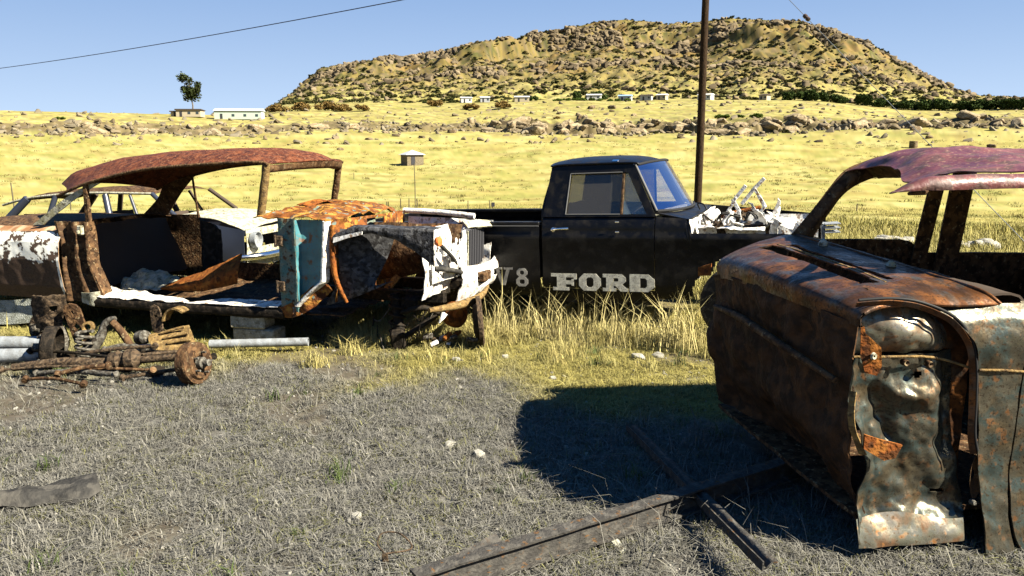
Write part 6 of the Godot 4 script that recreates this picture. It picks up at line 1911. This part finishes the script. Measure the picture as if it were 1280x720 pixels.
	for k in 9:
		var s := r.randf_range(0.04, 0.085)
		var o := put("iron_lump", rock_mesh(700 + k, Vector3(1.3, 0.8, 1.0), 0.6, 6, 6), M[["rust_iron", "grease", "iron_grey"][k % 3]])
		o.transform = Transform3D(Basis.from_euler(Vector3(0, r.randf() * TAU, 0)).scaled_local(Vector3.ONE * s), Vector3(r.randf_range(-3.7, -2.4), s * 0.6, r.randf_range(-6.3, -5.55)))
		meta(o, "lump of greasy broken casting lying in the scrap pile", "scrap", "castings of the scrap pile")
	for k in 10:
		m = MB.new()
		var p := Vector3(-0.72 + r.randf_range(0, 0.42), r.randf_range(0.03, 0.09), -6.72 + r.randf_range(-0.1, 0.2))
		box(m, Vector3.ZERO, Vector3(r.randf_range(0.04, 0.12), r.randf_range(0.02, 0.05), r.randf_range(0.03, 0.06)), 0.008)
		lone("scrap_piece", m, ["iron_grey", "white_chip", "rust_iron", "rust_orange"][k % 4], "small broken metal piece heaped beneath the sedan's white front", "scrap", p, Vector3(r.randf() * 0.8, r.randf() * TAU, r.randf() * 0.8), "scrap beneath the sedan's front")
	# a length of channel beam and the thin angle bar across it
	for b in [[Vector3(-0.36, 0.01, -2.70), Vector3(1.63, 0.02, -3.93), "long dark steel channel beam running from the grass under the stripped body"]]:
		t = thing("steel_beam", b[2], "beam")
		var d2: Vector3 = (b[1] - b[0]).normalized()
		var across := d2.cross(Vector3.UP).normalized()
		var xf := Transform3D(Basis(d2, Vector3.UP, -across), b[0])
		var len: float = (b[1] - b[0]).length()
		var mat: Material = M.beam_steel
		m = MB.new()
		boxt(m, xf * Transform3D(Basis(), Vector3(len * 0.5, 0.062, 0.0)), Vector3(len, 0.09, 0.010), 0.002)
		part("web", m, M.beam_steel, t)
		m = MB.new()
		sheet(m, func(u: float, v: float): return xf * Vector3(u * len, 0.112 + 0.003 * sin(v * PI), lerpf(-0.035, 0.035, v)), 40, 4, 0.010, 0.004, 6.0)
		part("top_flange", m, mat, t)
		m = MB.new()
		sheet(m, func(u: float, v: float): return xf * Vector3(u * len, 0.012 - 0.004 * sin(v * PI) + 0.012 * (1.0 - v), lerpf(0.045, -0.045, v)), 40, 4, 0.010, 0.004, 6.0)
		part("bottom_flange", m, mat, t)
	m = MB.new()
	sheet(m, func(u: float, v: float):
		var p := Vector3(0.69, 0.05, -4.50).lerp(Vector3(0.945, 0.145, -2.74), u)
		return p + Vector3(lerpf(-0.004, 0.038, v), -0.05 * absf(v - 0.5) * (1.0 if v < 0.5 else 0.0), 0), 24, 4, 0.006, 0.004, 6.0)
	sheet(m, func(u: float, v: float):
		var p := Vector3(0.685, 0.05, -4.50).lerp(Vector3(0.94, 0.145, -2.74), u)
		return p + Vector3(-0.008, lerpf(0.0, -0.04, v), 0), 24, 3, 0.006, 0.004, 6.0)
	lone("angle_bar", m, "beam_steel", "thin rusty angle bar lying across the long steel beam", "bar")
	# white chip of wood by the beam
	m = MB.new()
	box(m, Vector3.ZERO, Vector3(0.035, 0.012, 0.11), 0.003)
	lone("wood_splinter", m, "sheet_dirty", "pale wood splinter sticking out under the long steel beam", "splinter", Vector3(0.44, 0.015, -3.12), Vector3(0.2, 0.4, 0.1))
	# flat black rubber strip
	m = MB.new()
	sheet(m, func(u: float, v: float):
		var w := 0.095 + 0.03 * sin(u * 9.0) + 0.02 * sin(u * 23.0)
		return Vector3(lerpf(-0.42, 0.36, u), 0.075 + 0.018 * sin(u * 6.0) - 0.045 * pow(absf(2 * v - 1), 3.0), lerpf(-w, w, v)), 40, 8, 0.012, 0.012, 9.0)
	lone("rubber_strip", m, "rubber_old", "torn flat strip of black rubber on the grey grass", "scrap", Vector3(-2.33, 0.0, -3.50), Vector3(0, 0.55, 0))
	# peg with wire loop
	t = thing("iron_peg", "flat iron peg with a triangular wire loop stuck in the ground", "peg", Vector3(-0.50, 0.0, -2.93))
	m = MB.new()
	box(m, Vector3(0, 0.03, 0), Vector3(0.024, 0.10, 0.010), 0.003, Vector3(0.1, 0.2, 0.05))
	part("stake", m, M.rust_iron, t)
	m = MB.new()
	hose(m, [Vector3(-0.005, 0.078, 0.0), Vector3(-0.035, 0.10, -0.03), Vector3(-0.025, 0.115, -0.09), Vector3(0.04, 0.11, -0.10), Vector3(0.095, 0.09, -0.05), Vector3(0.09, 0.08, -0.02), Vector3(0.01, 0.078, 0.005)], 0.0035, 6, 8)
	part("loop", m, M.rust_iron, t)
	# bent steel cap lying at the foot of the frame
	m = MB.new()
	patch(m, [[Vector3(-0.16, 0.05, 0.05), Vector3(0.0, 0.075, 0.0), Vector3(0.16, 0.10, -0.05)], [Vector3(-0.14, 0.03, 0.10), Vector3(0.02, 0.05, 0.06), Vector3(0.18, 0.07, 0.01)]], 8, 14, 0.01, 0.006, 9.0)
	lone("bent_plate", m, "beam_steel", "bent dark steel plate lying beside the long steel beam", "scrap", Vector3(-0.20, 0.0, -2.95), Vector3(0, 0.35, 0))

func stalks(n: int, area: Callable, hmin: float, hmax: float, tint: Callable, mesh: Mesh, called: String, label: String, r: RandomNumberGenerator) -> void:
	var places := []
	var tints := []
	for k in n:
		var p: Vector3 = area.call(r)
		if is_nan(p.x): continue
		p.y = land(p.x, p.z)
		var s := r.randf_range(hmin, hmax)
		places.append(Transform3D(Basis.from_euler(Vector3(r.randf_range(-0.2, 0.2), r.randf() * TAU, r.randf_range(-0.2, 0.2))).scaled_local(Vector3(s, s * r.randf_range(0.8, 1.2), s)), p))
		tints.append(tint.call(p, r))
	multi(called, mesh, M.grass, places, tints, label, "grass")

func build_grass() -> void:
	var r := RandomNumberGenerator.new()
	r.seed = 41
	var none := Vector3(NAN, 0, 0)
	# mat of short dead grass over the yard
	for v in 3:
		stalks(26000, func(q):
			var b: float = q.randf_range(-0.72, 0.72)
			var d: float = sqrt(q.randf_range(2.3 * 2.3, 11.5 * 11.5)) if q.randf() < 0.45 else q.randf_range(2.4, 8.5)
			var p := Vector3(sin(b) * d, 0, -cos(b) * d)
			if fine.get_noise_2d(p.x * 26.0, p.z * 26.0) > 0.3 + q.randf() * 0.2: return none
			if broad.get_noise_2d(p.x * 14.0 + 5, p.z * 14.0) > 0.16 + q.randf() * 0.22 and q.randf() < 0.85: return none
			return p, 0.6, 1.25, func(p, q):
				var c := STRAW.lerp(STRAW_GREY, trodden(p.x, p.z))
				if q.randf() < 0.12: c = c.lerp(STRAW_GREEN * 0.7, 0.7)
				return c * q.randf_range(0.75, 1.35),
			tuft_mesh(500 + v, 9, 0.05, 0.0022, 0.055, [1.6, 2.2, 1.2][v]), "yard_grass", ["mat of short dead grass covering the yard", "flattened dead stalks littering the yard", "short stubble of dry grass in the yard"][v], r)
	stalks(3600, func(q):
		var b: float = q.randf_range(-0.72, 0.72)
		var d: float = q.randf_range(2.4, 8.5)
		var p := Vector3(sin(b) * d, 0, -cos(b) * d)
		if broad.get_noise_2d(p.x * 12.0 + 30, p.z * 12.0) < -0.1 + q.randf() * 0.25: return none
		return p, 0.6, 1.6, func(p, q):
			return STRAW_PALE.lerp(STRAW_GREY * 1.3, trodden(p.x, p.z) * 0.9) * q.randf_range(0.45, 1.05),
		tuft_mesh(515, 5, 0.085, 0.0014, 0.16, 2.7), "straw_litter", "long loose straw lying flat over the yard", r)
	for v in 2:
		stalks([700, 240][v], func(q):
			var b: float = q.randf_range(-0.72, 0.72)
			var d: float = q.randf_range(2.6, 9.0)
			var p := Vector3(sin(b) * d, 0, -cos(b) * d)
			if fine.get_noise_2d(p.x * 12.0 + 80, p.z * 12.0) < 0.12: return none
			return p, 0.5, 1.4, func(p, q):
				return (STRAW_PALE.lerp(STRAW_GREY * 1.35, trodden(p.x, p.z)) if v == 0 else Color(0.044, 0.06, 0.02)) * q.randf_range(0.7, 1.2),
			tuft_mesh(517 + v, 22, 0.10, 0.0024, 0.05, 0.9), ["grass_tussock", "green_weeds"][v], ["small pale grass tussocks dotted over the yard", "small green weeds dotted over the yard"][v], r)
	# yellow clumps before the pickup and behind the cars
	for v in 2:
		stalks(2000, func(q):
			var x: float = q.randf_range(-1.6, 2.1)
			var z: float = q.randf_range(-7.9, -5.9)
			var d := fine.get_noise_2d(x * 26.0, z * 26.0) + 0.5 * broad.get_noise_2d(x * 9.0, z * 9.0) + 0.35 * smoothstep(-6.2, -7.0, z)
			if d < 0.12 + q.randf() * 0.25: return none
			return Vector3(x, 0, z), 0.4, 0.95, func(_p, q):
				return Color(0.30, 0.25, 0.095).lerp(STRAW_PALE, q.randf()) * q.randf_range(0.8, 1.25),
			tuft_mesh(520 + v, 12, 0.2, 0.0028, 0.08, [0.5, 0.9][v]), "yellow_grass", ["yellow grass clumps growing along the side of the black pickup", "leaning yellow grass growing between the wrecks"][v], r)
	stalks(60, func(q):
		var c: Array = [[0.02, -6.95], [0.4, -6.9], [0.9, -6.75], [1.35, -6.6], [1.5, -6.5], [1.42, -6.45], [0.62, -6.95], [0.2, -7.0], [1.2, -6.75], [-0.15, -7.1]][q.randi() % 10]
		return Vector3(c[0] + q.randfn() * 0.09, 0, c[1] + q.randfn() * 0.07), 0.7, 1.15, func(_p, q):
			return Color(0.32, 0.275, 0.125) * q.randf_range(0.85, 1.25),
		tuft_mesh(530, 13, 0.46, 0.0032, 0.10, 0.55), "tall_grass", "tall pale grass tufts standing against the black pickup", r)
	stalks(9000, func(q):
		var b: float = q.randf_range(-0.72, 0.72)
		var d: float = q.randf_range(9.0, 24.0)
		return Vector3(sin(b) * d, 0, -cos(b) * d), 0.6, 1.3, func(_p, q):
			return STRAW_PALE.lerp(STRAW, q.randf()) * q.randf_range(0.8, 1.25),
		tuft_mesh(540, 14, 0.20, 0.004, 0.26, 0.7), "field_grass", "tall dry grass of the field behind the wrecked cars", r)
	stalks(30000, func(q):
		var b: float = q.randf_range(-0.70, 0.70)
		var d: float = q.randf_range(20.0, 110.0)
		return Vector3(sin(b) * d, 0, -cos(b) * d), 0.7, 1.4, func(p, q):
			return cover(p.x, p.z, 0.0) * q.randf_range(0.85, 1.3),
		tuft_mesh(550, 12, 0.20, 0.012, 0.5, 0.6), "plain_grass", "dry yellow grass of the wide plain", r)
	stalks(7000, func(q):
		var b: float = q.randf_range(-0.70, 0.70)
		var d: float = sqrt(q.randf_range(50.0 * 50.0, 250.0 * 250.0))
		var p := Vector3(sin(b) * d, 0, -cos(b) * d)
		if fine.get_noise_2d(p.x * 0.8 + 44, p.z * 2.0) < -0.1 + q.randf() * 0.3: return none
		return p, 0.6, 1.5, func(_p, q):
			return [STRAW_BROWN, STRAW_GREEN, STRAW_PALE][q.randi() % 3] * q.randf_range(0.6, 1.2),
		tuft_mesh(555, 14, 0.42, 0.03, 0.5, 0.6), "plain_tussocks", "brown and green tussocks scattered over the wide plain", r)
	# long stalks and weeds in the shade of the rusty body
	stalks(46, func(q):
		return Vector3(q.randf_range(0.45, 1.35), 0, q.randf_range(-4.4, -2.75)), 0.7, 1.2, func(_p, q):
			return STRAW_GREY * q.randf_range(0.8, 1.3),
		tuft_mesh(560, 5, 0.27, 0.0016, 0.12, 1.1), "weed_stalks", "thin grey weed stalks sprouting round the steel beams", r)

func build_stones() -> void:
	var r := RandomNumberGenerator.new()
	r.seed = 9
	var kinds := [rock_mesh(901, Vector3(1, 0.6, 0.8), 0.3, 5), rock_mesh(902, Vector3(1, 0.7, 0.9), 0.3, 5), rock_mesh(903, Vector3(0.9, 0.5, 1), 0.3, 5)]
	for p in [[-0.70, -3.38, 0.032], [-0.35, -4.3, 0.035], [-0.18, -4.15, 0.04], [-0.45, -6.2, 0.04], [1.02, -6.25, 0.06], [1.18, -6.3, 0.05], [-0.05, -6.3, 0.035], [-0.9, -4.3, 0.025], [0.3, -5.7, 0.03]]:
		var o := put("pale_stone", kinds[r.randi() % 3], M.stone_white)
		o.transform = Transform3D(Basis.from_euler(Vector3(0, r.randf() * TAU, 0)).scaled_local(Vector3.ONE * p[2]), Vector3(p[0], land(p[0], p[1]) + p[2] * 0.2, p[1]))
		meta(o, "small pale stone lying in the short yard grass", "stone", "pale stones in the yard")
	for k in 12:
		var tt := [0.462, 0.472, 0.480, 0.488, 0.495, 0.465, 0.57, 0.585, 0.595, 0.605, 0.578, 0.56][k] as float
		var at := spot(tt, 17.0 + (k % 3) * 0.5)
		var s := r.randf_range(0.08, 0.16)
		var o := put("field_rock", kinds[k % 3], M.stone_white)
		o.transform = Transform3D(Basis.from_euler(Vector3(0, r.randf() * TAU, 0)).scaled_local(Vector3(s * 1.3, s, s)), at + Vector3(0, s * 0.5, 0))
		meta(o, "whitish rock half hidden in the tall field grass", "rock", "white rocks in the field grass")
	var places := []
	var tints := []
	for k in 5200:
		var b := r.randf_range(-0.72, 0.72)
		var d := r.randf_range(2.4, 8.0)
		var p := Vector3(sin(b) * d, 0, -cos(b) * d)
		p.y = land(p.x, p.z)
		var s := 0.004 + pow(r.randf(), 3.0) * 0.014
		places.append(Transform3D(Basis.from_euler(Vector3(r.randf(), r.randf() * TAU, r.randf())).scaled_local(Vector3.ONE * s), p))
		tints.append(Color(0.152, 0.144, 0.128) * r.randf_range(0.5, 1.3))
	multi("gravel", rock_mesh(904, Vector3(1, 0.7, 0.9), 0.3, 2, 3), M.tint_rough, places, tints, "fine grey gravel strewn among the yard grass", "gravel")

# ---------------------------------------------------------------- the place
func _ready() -> void:
	var cam := Camera3D.new()
	cam.name = "camera"
	cam.position = Vector3(0, 1.65, 0)
	cam.rotation_degrees = Vector3(-9.9, 0, 0)
	cam.fov = 39.598
	cam.near = 0.05
	cam.far = 4000.0
	add_child(cam)
	var sky := ProceduralSkyMaterial.new()
	sky.sky_top_color = Color(0.038, 0.185, 0.52).linear_to_srgb()
	sky.sky_horizon_color = Color(0.60, 0.76, 0.96).linear_to_srgb()
	sky.sky_curve = 0.135
	sky.ground_bottom_color = Color(0.10, 0.085, 0.04).linear_to_srgb()
	sky.ground_horizon_color = Color(0.40, 0.40, 0.36).linear_to_srgb()
	sky.sun_angle_max = 8.0
	var env := Environment.new()
	env.background_mode = Environment.BG_SKY
	env.sky = Sky.new()
	env.sky.sky_material = sky
	env.background_energy_multiplier = 0.225
	env.tonemap_mode = Environment.TONE_MAPPER_LINEAR
	env.tonemap_exposure = 5.0
	env.sdfgi_enabled = true
	env.ssao_enabled = true
	env.ssil_enabled = true
	var we := WorldEnvironment.new()
	we.name = "environment"
	we.environment = env
	add_child(we)
	var sun := DirectionalLight3D.new()
	sun.name = "sun"
	sun.light_energy = 1.6
	sun.light_color = Color(1.0, 0.965, 0.88)
	sun.light_angular_distance = 0.5
	sun.shadow_enabled = true
	sun.basis = Basis.looking_at(-Vector3(1.66, 1.50, 0.72).normalized())
	add_child(sun)

	fine.seed = 3
	fine.frequency = 0.05
	fine.fractal_octaves = 4
	fine.noise_type = FastNoiseLite.TYPE_SIMPLEX_SMOOTH
	broad.seed = 8
	broad.frequency = 0.03
	broad.fractal_octaves = 3
	dent.seed = 12
	dent.frequency = 1.0
	dent.fractal_octaves = 3
	rng.seed = 1
	build_materials()
	print("materials ", Time.get_ticks_msec())
	build_land()
	print("land ", Time.get_ticks_msec())
	build_far()
	print("far ", Time.get_ticks_msec())
	build_vehicles()
	print("vehicles ", Time.get_ticks_msec())
	build_yard()
	build_stones()
	build_grass()
	print("done ", Time.get_ticks_msec())

func build_materials() -> void:
	tinted("land", 0.95)
	tinted("grass", 0.85)
	M.grass.backlight_enabled = true
	M.grass.backlight = Color(0.12, 0.105, 0.04)
	tinted("leaf", 0.8)
	tinted("tint_rough", 0.95)
	for d in [["bush_green", Color(0.028, 0.044, 0.010)], ["bush_light", Color(0.062, 0.092, 0.016)], ["bush_olive", Color(0.044, 0.046, 0.014)], ["bush_dry", Color(0.13, 0.085, 0.028)]]:
		plain(d[0], d[1], 0.85)
	surface("bark", Color(0.1091, 0.09099, 0.07277), 0.9, 0, [], 1.0, 0.5)
	surface("hut_stone", Color(0.1528, 0.1274, 0.08491), 0.95, 0, [[Color(0.0934, 0.0764, 0.05095), 14.0, 0.5, 0.1, 0.95, 0]], 3.0, 1.0, 20.0)
	plain("tin_pale", Color(0.2925, 0.3094, 0.3262), 0.5)
	plain("tin_white", Color(0.3612, 0.3612, 0.3612), 0.6)
	plain("tin_blue", Color(0.16, 0.24, 0.4), 0.5)
	plain("tin_dark", Color(0.04731, 0.03639, 0.02911), 0.7)
	plain("wall_mint", Color(0.2838, 0.3406, 0.289), 0.9)
	plain("wall_cream", Color(0.2793, 0.2408, 0.1734), 0.9)
	plain("wall_white", Color(0.3715, 0.3715, 0.3612), 0.9)
	plain("wall_grey", Color(0.245, 0.252, 0.259), 0.9)
	plain("door_dark", Color(0.03, 0.03, 0.035), 0.7)
	plain("pane_dark", Color(0.03, 0.04, 0.05), 0.2)
	surface("stone_pale", Color(0.205, 0.165, 0.105), 0.95, 0, [[Color(0.13, 0.095, 0.055), 4.0, 0.55, 0.15, 0.95, 0], [Color(0.05, 0.038, 0.025), 9.0, 0.68, 0.05, 0.95, 0]], 3.0, 1.2, 10.0, 0.2)
	surface("stone_brown", Color(0.1001, 0.07005, 0.04002), 0.95, 0, [[Color(0.1401, 0.1133, 0.07338), 4.0, 0.55, 0.15, 0.95, 0], [Color(0.03336, 0.02502, 0.01668), 9.0, 0.65, 0.06, 0.95, 0]], 3.0, 1.2, 10.0, 0.2)
	surface("stone_white", Color(0.2181, 0.2105, 0.188), 0.9, 0, [[Color(0.1354, 0.1241, 0.1016), 4.0, 0.6, 0.15, 0.95, 0]], 1.0, 0.8, 10.0, 0.15)
	surface("wood_grey", Color(0.07277, 0.06186, 0.04366), 0.9, 0, [], 1.0, 0.5)
	surface("track", Color(0.1091, 0.09821, 0.08002), 0.95, 0, [[Color(0.1528, 0.131, 0.07277), 8.0, 0.55, 0.1, 0.95, 0]], 4.0)
	surface("pole_wood", Color(0.02952, 0.01771, 0.00984), 0.85, 0, [[Color(0.01378, 0.008856, 0.005904), 9.0, 0.5, 0.1, 0.9, 0]], 0.6, 0.8, 16.0, 0.2)
	M.pole_wood.uv1_scale = Vector3(4.0, 0.5, 4.0)
	plain("ceramic", Color(0.05, 0.035, 0.03), 0.3)
	plain("wire_blue", Color(0.025, 0.03, 0.07), 0.6)
	plain("steel_grey", Color(0.16, 0.17, 0.18), 0.5, 0.6)
	vehicle_materials()
	for k in M: M[k].metallic_specular = 0.18
	for k in ["teal_deep", "white_chip", "maroon", "chrome", "glass_clear", "glass_sky_tint", "glass_dusty", "orange_lamp", "hull_navy"]: M[k].metallic_specular = 0.5
	M.truck_black.metallic_specular = 0.3
